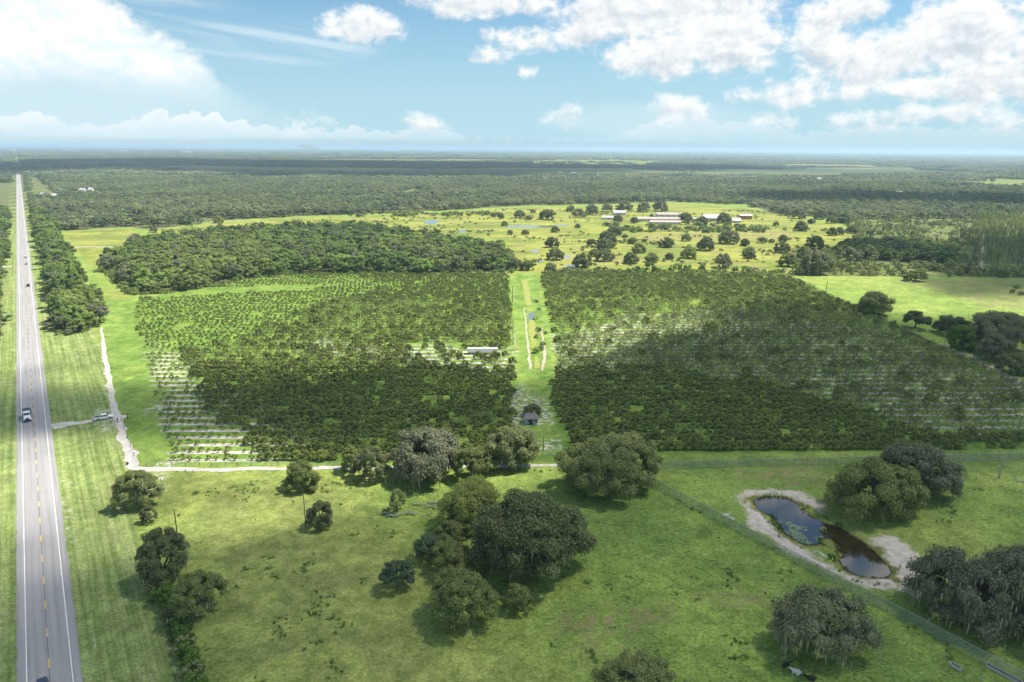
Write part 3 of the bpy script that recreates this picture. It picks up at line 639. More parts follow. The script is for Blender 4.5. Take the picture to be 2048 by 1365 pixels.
def tree_parts(seed, w, h, shape='oak', nclump=60, size=.42, dens=11, leafm=None, core=True, crk=(.16, .26), z0k=.36, limbs=6, trunk=None, moss=0, bare=False, up=.25, lob=1.0):
    r = np.random.default_rng(seed); rx = w / 2
    cr = r.uniform(*crk, nclump) * min(rx, h * .8)
    z0 = h * z0k; hz = h - z0
    C = crown_points(r, rx * .84, hz * .86, z0, nclump, shape, lob)
    C[:, 2] = np.maximum(C[:, 2], cr * .65)
    o = (C - [0, 0, z0 * .8]) / [rx, rx, hz]; o /= np.maximum(np.linalg.norm(o, axis=1), .35)[:, None]
    V, F = leaves(r, C, cr, dens / (size * size) * .32, size, o, up, lo=.05)
    Fs = F.tolist()
    if core:
        V2, F2 = cores(r, C, cr); Fs = Fs + (F2 + len(V)).tolist(); V = np.concatenate([V, V2])
    parts = {'crown': mesh('crown', V, Fs, leafm)}
    mb = MB(); tr = trunk or max(.12, w * .030)
    fork = np.array([0, 0, z0 * .55]); mb.tube([(0, 0, -.25), (0, 0, .25 * z0), fork + r.normal(0, tr * .4, 3) * [1, 1, 0]], [tr * 1.35, tr, tr * .85], 8)
    for j in r.choice(len(C), min(limbs, len(C)), replace=False):
        e = C[j]; mid = fork * .5 + e * .5 + [0, 0, .06 * h]; q1 = fork * .8 + e * .2 + [0, 0, .02 * h]
        mb.tube([fork - [0, 0, tr * .6], q1, mid, e], [tr * .62, tr * .5, tr * .33, tr * .10], 5)
    if bare:
        for j in range(40):
            e = C[r.integers(len(C))]; e2 = e + (o[r.integers(len(C))] + r.normal(0, .5, 3)) * rx * .28
            mb.tube([e * .8 + fork * .2, e, e2], [tr * .14, tr * .10, tr * .04], 3)
    parts['trunk'] = mb.me('trunk', M_bark)
    if moss:
        k = r.integers(0, len(C), moss); st = C[k] + np.stack([r.normal(0, .5, moss) * cr[k], r.normal(0, .5, moss) * cr[k], -.35 * cr[k] + r.normal(0, .2, moss) * cr[k]], -1) + o[k] * cr[k][:, None] * r.uniform(.3, .95, (moss, 1))
        L = r.uniform(.8, 2.6, moss) * min(1.3, w / 16); a = r.uniform(0, 6.28, moss); wd = r.uniform(.06, .16, moss)
        e = np.stack([np.cos(a) * wd, np.sin(a) * wd, 0 * a], -1); lo = st - np.stack([r.normal(0, .12, moss), r.normal(0, .12, moss), np.minimum(L, st[:, 2] - .3)], -1)
        V = np.stack([st - e, st + e, (st + lo) / 2 + e * .9 + r.normal(0, .08, (moss, 3)), lo, (st + lo) / 2 - e * .9], 1).reshape(-1, 3)
        parts['moss'] = mesh('moss', V, np.arange(moss * 5).reshape(-1, 5), L_moss)
    return dict(parts=parts, w=w, h=h)
def merged(name, pr, mats):
    V = []; F = []; MI = []
    for i, k in enumerate(pr['parts']):
        me = pr['parts'][k]; b = len(V); V += [v.co[:] for v in me.vertices]; F += [tuple(b + x for x in p.vertices) for p in me.polygons]; MI += [i] * len(me.polygons)
    me = mesh(name, V, F, [pr['parts'][k].materials[0] for k in pr['parts']]); me.polygons.foreach_set('material_index', MI); return me

PROTO = {
 'oak': [tree_parts(10 + i, 20, 12, 'oak', 70, .40, 10, L_oak, crk=(.17, .27), z0k=.34, limbs=7) for i in range(4)],
 'greyoak': [tree_parts(20 + i, 20, 12, 'oak', 62, .40, 8, L_grey, crk=(.15, .25), z0k=.36, limbs=8, moss=420, bare=True) for i in range(2)],
 'wood': [tree_parts(30 + i, 11, 13, 'round', 26, .42, 8, L_wood, crk=(.24, .38), z0k=.55, limbs=4) for i in range(5)],
 'bush': [tree_parts(40 + i, 4, 2.8, 'oak', 16, .22, 9, L_wood, crk=(.26, .40), z0k=.3, limbs=3, trunk=.1) for i in range(3)],
 'pine': [tree_parts(50 + i, 7, 16, 'round', 22, .40, 5, L_pine, core=False, crk=(.22, .36), z0k=.68, limbs=8, trunk=.22) for i in range(3)],
 'scrub': [tree_parts(60 + i, 6, 5, 'round', 20, .30, 6, L_citp, crk=(.22, .36), z0k=.4, limbs=4, trunk=.12) for i in range(2)],
 'citrus': [tree_parts(70 + i, 3.9, 2.75, 'oak', 34, .13, 8, L_cit, crk=(.22, .36), z0k=.34, limbs=4, trunk=.11) for i in range(4)],
 'thincitrus': [tree_parts(80 + i, 3.9, 3.1, 'oak', 26, .15, 4.5, L_citp, core=False, crk=(.20, .34), z0k=.36, limbs=7, trunk=.10, bare=True, up=.6) for i in range(3)],
 'young': [tree_parts(90 + i, 2.2, 1.8, 'round', 9, .16, 9, L_cit, crk=(.34, .48), z0k=.5, limbs=2, trunk=.06) for i in range(3)],
}
def place(kind, xy, wid, hgt, label, cat='tree', name=None, group=None, rz=None, var=None, yk=1.0):
    pr = PROTO[kind][int(var if var is not None else rng.integers(len(PROTO[kind])))]
    rz = rng.uniform(0, 6.28) if rz is None else rz
    t = thing(name or 'oak_tree', label, cat, (xy[0], xy[1], 0), rz, group, (wid / pr['w'], wid / pr['w'] * yk, hgt / pr['h']))
    for k in pr['parts']:
        o = link(k, pr['parts'][k], t)
        if k == 'moss': o['kind'] = 'stuff'
    return t
def box_fit(x0, x1, y0, y1, front=.42):
    """ground spot, width and height of a crown that fills a box of the photograph"""
    cx = (x0 + x1) / 2; p = P(cx, y1); wid = (x1 - x0) * mpp(p)
    for _ in range(3):
        by = P(cx, y1)[1] + front * wid; d = ray(cx, y0); t = (by + .08 * wid) / d[1]
        hgt = CAMH + d[2] * t; bp = np.array([ray(cx, y1)[0] / ray(cx, y1)[1] * by, by]); wid = (x1 - x0) * mpp(bp)
    return bp, wid, hgt

def ordinal(n):
    return f"{n}{'th' if 10 <= n % 100 <= 20 else {1: 'st', 2: 'nd', 3: 'rd'}.get(n % 10, 'th')}"

# ---- foreground trees, each one a mesh of its own
FG = [ # box in the photograph, leaf, moss, bare twigs, name, label
 ((234, 320, 938, 1030), L_oak, 160, 0, 'oak_tree', 'small mossy oak leaning over the mown verge at the track bend', {}),
 ((284, 318, 1010, 1052), L_oak, 60, 0, 'shrub', 'small dark shrub just below the mossy oak at the track bend', {}),
 ((278, 386, 1056, 1188), L_oak, 120, 1, 'oak_tree', 'tall dark oak left of the bare utility pole', dict(dens=11)),
 ((350, 460, 1148, 1256), L_olive, 260, 1, 'oak_tree', 'arching mossy oak overhanging the pasture beside the vine hedge', dict(z0k=.5, dens=7)),
 ((563, 643, 920, 992), L_olive, 0, 0, 'oak_tree', 'round yellowish oak in front of the white track', dict(shape='round')),
 ((611, 673, 1003, 1066), L_oak, 0, 0, 'evergreen_bush', 'round dark bush at the foot of the slim utility pole', dict(shape='round', z0k=.42)),
 ((776, 813, 976, 1030), L_oak, 0, 0, 'cedar_tree', 'small upright dark tree beside the fallen grey branches', dict(shape='round', z0k=.45)),
 ((678, 726, 888, 950), L_olive, 60, 0, 'oak_tree', 'slender oak at the left end of the tree row on the track', dict(shape='round')),
 ((708, 778, 892, 972), L_oak, 120, 0, 'oak_tree', 'leafy oak second from left in the tree row on the track', {}),
 ((780, 928, 858, 978), L_grey, 700, 1, 'oak_tree', 'big grey oak hung with moss in the tree row on the track', dict(dens=6)),
 ((905, 982, 890, 972), L_olive, 60, 0, 'oak_tree', 'greener oak right of the big mossy oak on the track', {}),
 ((968, 1076, 853, 950), L_oak, 120, 0, 'oak_tree', 'dense black-green oak left of the gap with the pump house', dict(dens=12)),
 ((1126, 1318, 872, 1014), L_oak, 0, 0, 'live_oak_tree', 'huge dense dark live oak at the fence corner', dict(nclump=120, dens=13)),
 ((876, 1012, 962, 1070), L_cit, 60, 0, 'oak_tree', 'broad green oak behind the big oak clump', {}),
 ((866, 942, 1042, 1098), L_cit, 0, 0, 'oak_tree', 'low green oak at the left edge of the oak clump', {}),
 ((828, 892, 1066, 1132), L_blue, 0, 0, 'evergreen_bush', 'round dark bush leftmost in the oak clump', dict(shape='round', z0k=.42)),
 ((858, 948, 1082, 1168), L_cit, 0, 0, 'oak_tree', 'small oak in front of the round dark bush', {}),
 ((954, 1168, 986, 1194), L_oak, 200, 0, 'live_oak_tree', 'largest spreading live oak in the middle of the pasture', dict(nclump=150, dens=12, crk=(.14, .24))),
 ((759, 829, 1121, 1194), L_blue, 0, 0, 'evergreen_bush', 'bluish bush standing alone left of the olive coloured tree', dict(z0k=.42)),
 ((853, 992, 1140, 1276), L_olive, 160, 1, 'oak_tree', 'olive coloured thin-leaved oak in front of the big live oak', dict(dens=7, shape='round', z0k=.45)),
 ((1002, 1066, 1168, 1236), L_cit, 30, 0, 'oak_tree', 'small bushy oak at the foot of the big live oak', dict(shape='round', z0k=.42)),
 ((1534, 1726, 1184, 1352), L_grey, 900, 1, 'oak_tree', 'grey moss-draped oak with cattle resting beneath it', dict(dens=6, z0k=.42)),
 ((1644, 1836, 918, 1058), L_cit, 160, 0, 'live_oak_tree', 'spreading green live oak behind the pond', dict(nclump=110)),
 ((1754, 1897, 888, 1002), L_grey, 500, 0, 'oak_tree', 'mossy oak directly behind the spreading pond oak', dict(dens=8)),
 ((1816, 2010, 1108, 1288), L_grey, 900, 1, 'oak_tree', 'large mossy oak between the pond and the diagonal fence', dict(nclump=90, dens=7)),
 ((1930, 2150, 1098, 1312), L_grey, 900, 1, 'oak_tree', 'large grey mossy oak cut by the right picture edge', dict(nclump=90, dens=7)),
 ((1204, 1348, 1316, 1440), L_oak, 100, 1, 'oak_tree', 'oak crown at the bottom edge of the picture', {}),
 ((1709, 1782, 584, 635), L_oak, 0, 0, 'live_oak_tree', 'dark oak behind a pole beside the right orchard fence', {}),
 ((1805, 1854, 622, 662), L_oak, 0, 0, 'live_oak_tree', 'small flat-topped oak second along the right orchard fence', dict(z0k=.5)),
 ((1868, 1934, 632, 676), L_oak, 0, 0, 'live_oak_tree', 'dark oak left of the round bright green bush', {}),
 ((1890, 1946, 648, 706), L_vine, 0, 0, 'evergreen_bush', 'round bright green bush among the right-hand oaks', dict(shape='round')),
 ((1928, 2060, 624, 712), L_grey, 300, 1, 'oak_tree', 'large grey bare-twigged oak at the right picture edge', {}),
 ((1946, 2020, 668, 728), L_grey, 100, 1, 'oak_tree', 'low greyish oak in front of the large bare-twigged oak', {}),
 ((1996, 2056, 706, 754), L_oak, 0, 0, 'shrub', 'green bush nearest the fence below the grey oaks', dict(shape='round')),
 ((1806, 1852, 544, 566), L_olive, 0, 0, 'oak_tree', 'lone small tree on the back line of the right pasture', {}),
 ((1040, 1086, 808, 838), L_oak, 0, 0, 'shrub', 'dark bush directly behind the pump house', dict(shape='round')),
]
for i, (bx, lm, moss, bare, nm, lab, kw) in enumerate(FG):
    p, wd, h = box_fit(*bx); h = float(np.clip(h, .45 * wd, 1.5 * wd))
    a = dict(shape='oak', nclump=int(np.clip(60 + wd * 2.0, 60, 120)), dens=9, z0k=.36, crk=(.14, .27), limbs=7, size=float(np.clip(wd * .014, .17, .28)), lob=.55 if 'bush' in nm else 1.5)
    a.update(kw)
    pr = tree_parts(300 + i, wd * .99, h, leafm=lm, moss=moss, bare=bool(bare), **a)
    t = thing(nm, lab, 'bush' if 'bush' in nm or 'shrub' in nm else 'tree', (p[0], p[1], 0), 0)
    for k in pr['parts']:
        o = link(k, pr['parts'][k], t)
        if k == 'moss': o['kind'] = 'stuff'

# vine hedge along the verge
for i, (px, py, wpx, hpx) in enumerate([(318, 1188, 52, 42), (332, 1206, 50, 38), (342, 1224, 50, 38), (350, 1242, 48, 36), (358, 1262, 46, 36), (366, 1282, 44, 34), (371, 1300, 44, 34), (376, 1320, 46, 36), (382, 1340, 50, 46), (388, 1362, 52, 46), (394, 1386, 52, 44), (400, 1415, 52, 42)]):
    p = P(px, py); k = mpp(p); pr = tree_parts(400 + i, wpx * k, hpx * k * 1.0, 'oak', 22, .24, 9, L_vine if i % 3 else L_oak, crk=(.24, .4), z0k=.3, limbs=3, trunk=.08)
    t = thing('vine_shrub', f'vine-covered shrub, {ordinal(i + 1)} from the top of the hedge along the verge', 'shrub', (p[0], p[1], 0), 0, 'vine shrubs along the verge')
    for q_ in pr['parts']: link(q_, pr['parts'][q_], t)

# ---- oaks of the marsh pasture and farmstead: centre x, foot y, width in the photograph
z3 = lambda L: [(1024 + x / 4, 260 + y / 4, w_ / 4) for x, y, w_ in L]
z4 = lambda L: [(1536 + x / 4, 260 + y / 4, w_ / 4) for x, y, w_ in L]
OAKS = z3([(290, 722, 130), (345, 1045, 150), (320, 945, 115), (345, 822, 80), (525, 787, 52), (105, 842, 62), (165, 668, 48), (60, 705, 90), (135, 722, 56), (820, 850, 120), (905, 866, 50), (765, 945, 180), (640, 932, 95), (740, 965, 130), (750, 1055, 160), (660, 1015, 95), (570, 1108, 172), (955, 1075, 138), (1020, 990, 120), (970, 915, 86), (1058, 902, 48), (1240, 945, 126), (1120, 1065, 120), (1400, 893, 84), (1420, 1032, 138), (1560, 970, 150), (1750, 917, 168), (1870, 932, 85), (1905, 1012, 105), (1910, 1035, 98), (2005, 910, 84), (310, 1148, 115), (415, 1137, 48), (1390, 745, 120), (980, 748, 74), (1530, 765, 110), (1700, 748, 130), (850, 742, 84), (1120, 702, 42), (-90, 700, 50), (-150, 700, 50), (-60, 770, 60), (20, 1120, 130), (130, 1130, 130)]) + \
       z4([(270, 812, 115), (355, 752, 64), (70, 772, 54), (390, 960, 150), (35, 908, 52), (130, 895, 78), (120, 988, 126), (310, 1030, 146), (180, 1100, 150), (520, 850, 90), (580, 840, 80), (680, 830, 95), (820, 848, 62), (520, 750, 90), (620, 745, 110)])
OAKS += [(305, 466, 18), (435, 447, 22), (1003, 438, 12), (1020, 470, 14), (268, 492, 34), (1340, 520, 20), (1230, 470, 24)]
GREY = z3([(540, 702, 115), (640, 682, 120), (470, 657, 76), (1700, 1112, 160), (760, 655, 90), (900, 660, 130), (1060, 660, 120), (1200, 655, 130)]) + z4([(390, 1165, 280), (680, 1085, 195), (150, 690, 110), (260, 715, 130), (430, 720, 120)])
for kind, L in (('oak', OAKS), ('greyoak', GREY)):
    L = sorted(L)
    for i, (px, py, wpx) in enumerate(L):
        p = P(px, py); k = mpp(p); wd = wpx * k; h = wd * rng.uniform(.58, .72); p = p + [0, wd * .3]
        pr = int(rng.integers(len(PROTO[kind])))
        lab = f"{'rounded dark' if kind == 'oak' else 'greyish mossy'} oak in the yellow-green marsh pasture, {ordinal(i + 1)} from the left of its kind"
        place(kind, p, wd, h, lab, 'tree', 'live_oak_tree' if kind == 'oak' else 'oak_tree', 'oaks scattered over the marsh pasture', var=pr)
# hedge behind the right orchard
hx = np.linspace(1092, 1565, 40); n = 0
for i, px in enumerate(hx):
    px = px + rng.uniform(-4, 4); p = P(px, 546 + rng.uniform(-2, 2)); wd = rng.uniform(5, 10); tall = rng.uniform(2.2, 5.0) * (1.6 if 1270 < px < 1420 and rng.random() < .5 else 1)
    place('bush', p, wd, tall, f'hedge shrub behind the right orchard block, {ordinal(i + 1)} from the left', 'shrub', 'hedge_shrub', 'hedge behind the right orchard')
p = P(1360, 545); place('bush', p, 4, 7.5, 'narrow dark column-shaped shrub standing above the hedge behind the orchard', 'shrub', 'columnar_shrub')

# ---- scattering
def jitter_grid(lo, hi, step, j=.42, seed=0):
    r = np.random.default_rng(seed); xs = np.arange(lo[0], hi[0], step); ys = np.arange(lo[1], hi[1], step)
    X, Y = np.meshgrid(xs, ys); return (X + r.uniform(-j, j, X.shape) * step).ravel(), (Y + r.uniform(-j, j, X.shape) * step).ravel()
def scatter(name, pts, rz, scl, idx, protos, label):
    """one object whose points carry copies of small meshes"""
    colp = bpy.data.collections.new(name + '_kinds')
    for i, me in enumerate(protos): colp.objects.link(bpy.data.objects.new(f'{name}_kind_{i:02d}', me))
    me = bpy.data.meshes.new(name); me.from_pydata(np.asarray(pts).tolist(), [], [])
    fattr(me, 'turn', rz)
    a = me.attributes.new('size', 'FLOAT_VECTOR', 'POINT'); a.data.foreach_set('vector', np.asarray(scl, np.float32).ravel())
    a = me.attributes.new('pick', 'INT', 'POINT'); a.data.foreach_set('value', np.asarray(idx, np.int32))
    o = struct(link(name, me), 'stuff', label)
    ng = bpy.data.node_groups.new(name + '_scatter', 'GeometryNodeTree')
    ng.interface.new_socket('Geometry', in_out='INPUT', socket_type='NodeSocketGeometry'); ng.interface.new_socket('Geometry', in_out='OUTPUT', socket_type='NodeSocketGeometry')
    N = ng.nodes.new; L = ng.links.new
    gi, go = N('NodeGroupInput'), N('NodeGroupOutput'); ip = N('GeometryNodeInstanceOnPoints'); ci = N('GeometryNodeCollectionInfo')
    ci.inputs['Collection'].default_value = colp; ci.inputs['Separate Children'].default_value = True; ci.inputs['Reset Children'].default_value = True
    def na(n, t):
        nd = N('GeometryNodeInputNamedAttribute'); nd.data_type = t; nd.inputs['Name'].default_value = n; return nd.outputs['Attribute']
    cx_ = N('ShaderNodeCombineXYZ'); L(na('turn', 'FLOAT'), cx_.inputs['Z'])
    L(gi.outputs[0], ip.inputs['Points']); L(ci.outputs[0], ip.inputs['Instance']); ip.inputs['Pick Instance'].default_value = True
    L(na('pick', 'INT'), ip.inputs['Instance Index']); L(cx_.outputs[0], ip.inputs['Rotation']); L(na('size', 'FLOAT_VECTOR'), ip.inputs['Scale'])
    L(ip.outputs[0], go.inputs[0])
    o.modifiers.new('scatter', 'NODES').node_group = ng
    return o

# ---- bushes on the canal banks
for i, (px, py, w_) in enumerate([(1072, 640, 3), (1077, 662, 3.5), (1074, 676, 3), (1080, 700, 4), (1070, 706, 4.5), (1079, 620, 3), (1072, 605, 3), (1086, 690, 3), (1090, 668, 2.5)]):
    place('bush', P(px, py), w_, w_ * .6, f'low green bush on the canal bank, {ordinal(sorted([640, 662, 676, 700, 706, 620, 605, 690, 668]).index(py) + 1)} from the far end', 'shrub', 'bank_shrub', 'bushes on the canal banks')
# ---- orchard trees
rowh = {}
def orchard():
    out = []
    for side, poly in (('left', OR_L), ('right', OR_R)):
        pg = PP(poly); lo, hi = pg.min(0), pg.max(0)
        for k in range(-6, 75):
            rowh[(side, k)] = rng.uniform(.90, 1.12); sp = 2.75; xs = np.arange(lo[0], hi[0], sp) + rng.uniform(0, sp)
            X = xs + rng.normal(0, .22, len(xs)); Y = ROWS_Y0 + k * ROW_T + (X - ROWS_X0) * ROW_S + rng.normal(0, .25, len(xs)) - .25
            s = sdf(pg, X, Y); px, py = proj(X, Y)
            for j in np.nonzero((s > 1.5) & (px > -60) & (px < 2120))[0]:
                out.append((X[j], Y[j], px[j], py[j], side, k))
    return out
OT = orchard()
ox = np.array([t[0] for t in OT]); oy = np.array([t[1] for t in OT]); opx = np.array([t[2] for t in OT]); opy = np.array([t[3] for t in OT])
left = np.array([t[4] == 'left' for t in OT]); orow = np.array([t[5] for t in OT])
RH = np.array([rowh[(t[4], t[5])] for t in OT])
nz1 = vnoise(ox, oy, 14, 21); nz2 = vnoise(ox, oy, 35, 22)
kind = np.full(len(OT), 'citrus', dtype='<U12'); size = rng.normal(1.0, .11, len(OT)); drop = rng.random(len(OT)) < .04
young = left & (psdf([(335, 935), (520, 928), (500, 905), (420, 830), (395, 760), (380, 720), (300, 680), (262, 640), (300, 760)], ox, oy) + nz1 * 6 > 0)
upper = left & (psdf([(262, 640), (275, 598), (440, 573), (530, 552), (700, 552), (800, 570), (640, 620), (480, 680), (400, 700), (300, 690)], ox, oy) + nz1 * 10 > 0)
far_l = left & (opy < 600) & ~upper
thin_r = ~left & (psdf([(1086, 640), (1110, 740), (1250, 735), (1390, 752), (1560, 775), (1750, 830), (1900, 868), (2400, 890), (2400, 860), (2048, 768), (1800, 660), (1560, 600), (1300, 600)], ox, oy) + nz1 * 9 > 0)
far_r = ~left & (opy < 640) & ~thin_r
mid_l = left & (opy < 735) & (opy >= 600) & ~upper & ~young
kind[young] = 'young'; size[young] = rng.uniform(.6, 1.15, young.sum()); drop |= young & (rng.random(len(OT)) < .10)
kind[upper] = np.where(rng.random(upper.sum()) < .55, 'young', 'citrus'); size[upper] = np.where(kind[upper] == 'young', rng.uniform(.8, 1.25, upper.sum()), rng.uniform(.38, .60, upper.sum())); drop |= upper & (nz1 < -.85)
kind[far_l] = 'citrus'; size[far_l] *= .74
kind[thin_r] = np.where(rng.random(thin_r.sum()) < .93, 'thincitrus', 'citrus'); size[thin_r] *= 1.15; drop |= thin_r & (rng.random(len(OT)) < .05)
kind[far_r] = np.where(rng.random(far_r.sum()) < .45, 'thincitrus', 'citrus')
kind[mid_l] = np.where(rng.random(mid_l.sum()) + nz2[mid_l] * .3 < .55, 'thincitrus', 'citrus'); size[mid_l] *= .95; drop |= mid_l & (opx > 820) & (opy > 690) & (rng.random(len(OT)) < .45)
inner = ~left & (psdf([(1100, 640), (1112, 600), (1300, 596), (1420, 612), (1390, 660), (1250, 700), (1108, 720)], ox, oy) + nz1 * 8 > 0)
size[inner] *= .9; drop |= inner & (rng.random(len(OT)) < .14)
drop |= left & (np.hypot((opx - 965) / 46, (opy - 708) / 9) < 1)
drop |= left & (psdf([(270, 598), (420, 578), (560, 572), (660, 574), (600, 582), (420, 592)], ox, oy) > 0)
thin = rng.random(len(OT)) < .10; kind[thin & (kind == 'citrus') & ~upper] = 'thincitrus'
size *= RH; keep = ~drop; idxs = np.nonzero(keep)[0]
near = idxs[np.argsort(-opy[idxs] - 6 * (np.abs(opx[idxs] - 1024) < 1060))][:320]
near = [i for i in near if -30 < opx[i] < 2075][:300]
rows = {s: sorted({orow[i] for i in near if left[i] == s}) for s in (True, False)}
rpos = {}
for s_ in (True, False):
    for r_ in rows[s_]:
        for n_, i in enumerate(sorted((i for i in near if left[i] == s_ and orow[i] == r_), key=lambda i: ox[i])): rpos[i] = n_ + 1
words = {'citrus': 'dense round', 'thincitrus': 'thin twiggy', 'young': 'small young'}
for i in near:
    s = bool(left[i]); rk = rows[s].index(orow[i]) + 1
    place(kind[i], (ox[i], oy[i]), PROTO[kind[i]][0]['w'] * size[i], PROTO[kind[i]][0]['h'] * size[i] * rng.uniform(.9, 1.1),
          f"{words[kind[i]]} citrus tree, {ordinal(rk)} row of the {'left' if s else 'right'} orchard from the front, {ordinal(rpos[i])} from left", 'citrus tree', 'citrus_tree', f"citrus trees, front rows of the {'left' if s else 'right'} orchard", rz=math.pi * rng.integers(2) + rng.normal(0, .12), yk=.66)
nearset = set(int(i) for i in near); rest = np.array([i for i in idxs if int(i) not in nearset])
CP = [merged('citrus', p, None) for p in PROTO['citrus']] + [merged('citrus', p, None) for p in PROTO['thincitrus']] + [merged('citrus', p, None) for p in PROTO['young']]
off = {'citrus': (0, 4), 'thincitrus': (4, 3), 'young': (7, 3)}
pk = np.array([off[kind[i]][0] + rng.integers(off[kind[i]][1]) for i in rest]); sz = size[rest]
scatter('citrus_orchard', np.stack([ox[rest], oy[rest], oy[rest] * 0], -1), math.pi * rng.integers(0, 2, len(rest)) + rng.normal(0, .12, len(rest)), np.stack([sz, sz * .66, sz * rng.uniform(.85, 1.15, len(rest))], -1), pk, CP, 'citrus trees of the farther orchard rows on both sides of the canal')

# ---- woods: single trees in front, the mass behind
X, Y = jitter_grid((-900, 300), (100, 1000), 7.8, seed=5)
s = np.maximum(psdf(WOOD, X, Y), psdf(RTREES, X, Y)) + 8 * vnoise(X, Y, 22, 61) - 1; inl = psdf(LTREES, X, Y); u_, v_ = road_uv(X, Y)
ok = (np.maximum(s, inl) > 0) & in_view(X, Y, 130) & (np.abs(u_) > 13.5)
X, Y, s, inl = X[ok], Y[ok], s[ok], inl[ok]; px, py = proj(X, Y)
order = np.argsort(-py - np.where(s < 9, 12, 0)); nearw = order[:290]; restw = order[290:]
wc = 0
inw = psdf(WOOD, X, Y) > 0; inr = psdf(RTREES, X, Y) > 0
nums = {}
for g_ in (0, 1, 2):
    for n_, i in enumerate(sorted((i for i in nearw if (0 if inw[i] else 1 if inr[i] else 2) == g_), key=lambda i: X[i])): nums[i] = ordinal(n_ + 1)
for i in nearw:
    nm, lab, grp = ('wood_tree', 'leafy tree fronting the wood behind the left orchard', 'trees of the wood behind the left orchard') if inw[i] else (('roadside_tree', 'leafy tree in the thick belt on the right side of the road', 'trees of the belt right of the road') if inr[i] else ('roadside_tree', 'leafy tree in the belt left of the road', 'trees of the belt left of the road'))
    wd = rng.uniform(6.5, 14); place('pine' if rng.random() < .06 else 'wood', (X[i], Y[i]), wd, rng.uniform(6, 15) * (.8 if s[i] < 3 and not inr[i] else 1), lab + f', {nums[i]} from left', 'tree', nm, grp)
WP = [merged('wood', p, None) for p in PROTO['wood']] + [merged('pine', p, None) for p in PROTO['pine']]
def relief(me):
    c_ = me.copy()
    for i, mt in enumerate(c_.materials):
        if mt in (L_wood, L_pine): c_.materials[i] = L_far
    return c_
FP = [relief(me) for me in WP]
def wood_scatter(name, X, Y, lab, ws=(.6, 1.4), hs=(.48, 1.08), pine=.15, hscale=None, protos=None):
    n = len(X); sx = rng.uniform(*ws, n); pk = np.where(rng.random(n) < pine, 5 + rng.integers(0, 3, n), rng.integers(0, 5, n))
    hz = rng.uniform(*hs, n) * (1 if hscale is None else hscale)
    scatter(name, np.stack([X, Y, X * 0], -1), rng.uniform(0, 6.28, n), np.stack([sx, sx, hz], -1), pk, protos or WP, lab)
wood_scatter('dense_wood', X[restw], Y[restw], 'mass of leafy trees filling the wood behind the left orchard')
# understorey at the wood's front
bp_ = [merged('bush', p, None) for p in PROTO['bush']]
X, Y = jitter_grid((-420, 300), (40, 760), 3.2, seed=15); s = np.maximum(psdf(WOOD, X, Y), psdf(RTREES, X, Y)); u_, v_ = road_uv(X, Y)
ok = (s > -5) & (s < 4.0) & (np.abs(u_) > 12) & in_view(X, Y) & (rng.random(len(X)) < .6); X, Y = X[ok], Y[ok]; n = len(X); q1 = rng.uniform(.4, 1.3, n)
scatter('wood_edge_bushes', np.stack([X, Y, X * 0], -1), rng.uniform(0, 6.28, n), np.stack([q1, q1, q1 * rng.uniform(.7, 1.3, n)], -1), rng.integers(0, 3, n), bp_, 'low bushes crowding along the edges of the woods')
# scrub on the right
X, Y = jitter_grid((150, 480), (1000, 1150), 5.5, seed=6); s = psdf(SCRUB, X, Y); px, py = proj(X, Y)
dn = vnoise(X, Y, 40, 31); pine_zone = (px + 30 * vnoise(X, Y, 25, 33) > 1950) & (py < 540); dark = (psdf([(1660, 498), (1760, 492), (1910, 505), (1905, 528), (1700, 518)], X, Y) > 0); back = py > 535
ok = (s > 0) & in_view(X, Y, 130) & ((dn + rng.uniform(-.8, .8, len(X)) > .15) | (pine_zone & (rng.random(len(X)) < .42)) | (dark & (rng.random(len(X)) < .6)))
X, Y, pine_zone, dark, px, py = X[ok], Y[ok], pine_zone[ok], dark[ok], px[ok], py[ok]; n = len(X)
SP = bp_ + [merged('scrub', p, None) for p in PROTO['scrub']] + WP
pk = np.where(dark, 5 + rng.integers(0, 5, n), np.where(pine_zone, 10 + rng.integers(0, 3, n), np.where(rng.random(n) < .3, rng.integers(0, 3, n), 3 + rng.integers(0, 2, n))))
sx = np.where(dark, rng.uniform(.7, 1.2, n), np.where(pine_zone, rng.uniform(.35, .85, n), rng.uniform(.5, 1.4, n)))
pk = np.where((~dark) & (~pine_zone) & (rng.random(n) < .13), 10 + rng.integers(0, 3, n), pk)
scatter('scrub', np.stack([X, Y, X * 0], -1), rng.uniform(0, 6.28, n), np.stack([sx, sx, sx * np.where(pine_zone, 1.0, .8)], -1), pk, SP, 'scrubby mix of shrubs, young pines and oaks beyond the right pasture')
# forest beyond the fields
X, Y = jitter_grid((-1700, 500), (1900, 2150), 9.0, seed=8); s = sdf(FARW, X, Y, 200) + 22 * vnoise(X, Y, 60, 62); u_, v_ = road_uv(X, Y)
cl = np.max([psdf(c_, X, Y) for c_ in CLEAR], axis=0); px, py = proj(X, Y)
ok = (s > 2) & (cl < 0) & in_view(X, Y, 120) & (np.abs(u_) > 14) & (rng.random(len(X)) < .93) & (vnoise(X * .4, Y, 95, 63) + .4 * vnoise(X, Y, 40, 64) > -.62)
far_cut = (px > 1880) & (py < 400); ok &= ~(far_cut & (rng.random(len(X)) < .6))
wood_scatter('forest', X[ok], Y[ok], 'broad forest covering the plain beyond the marsh', (.65, 1.45), (.6, 1.15), .35, .72 + .28 * np.clip(vnoise(X[ok], Y[ok], 120, 9) + .5, 0, 1), FP)
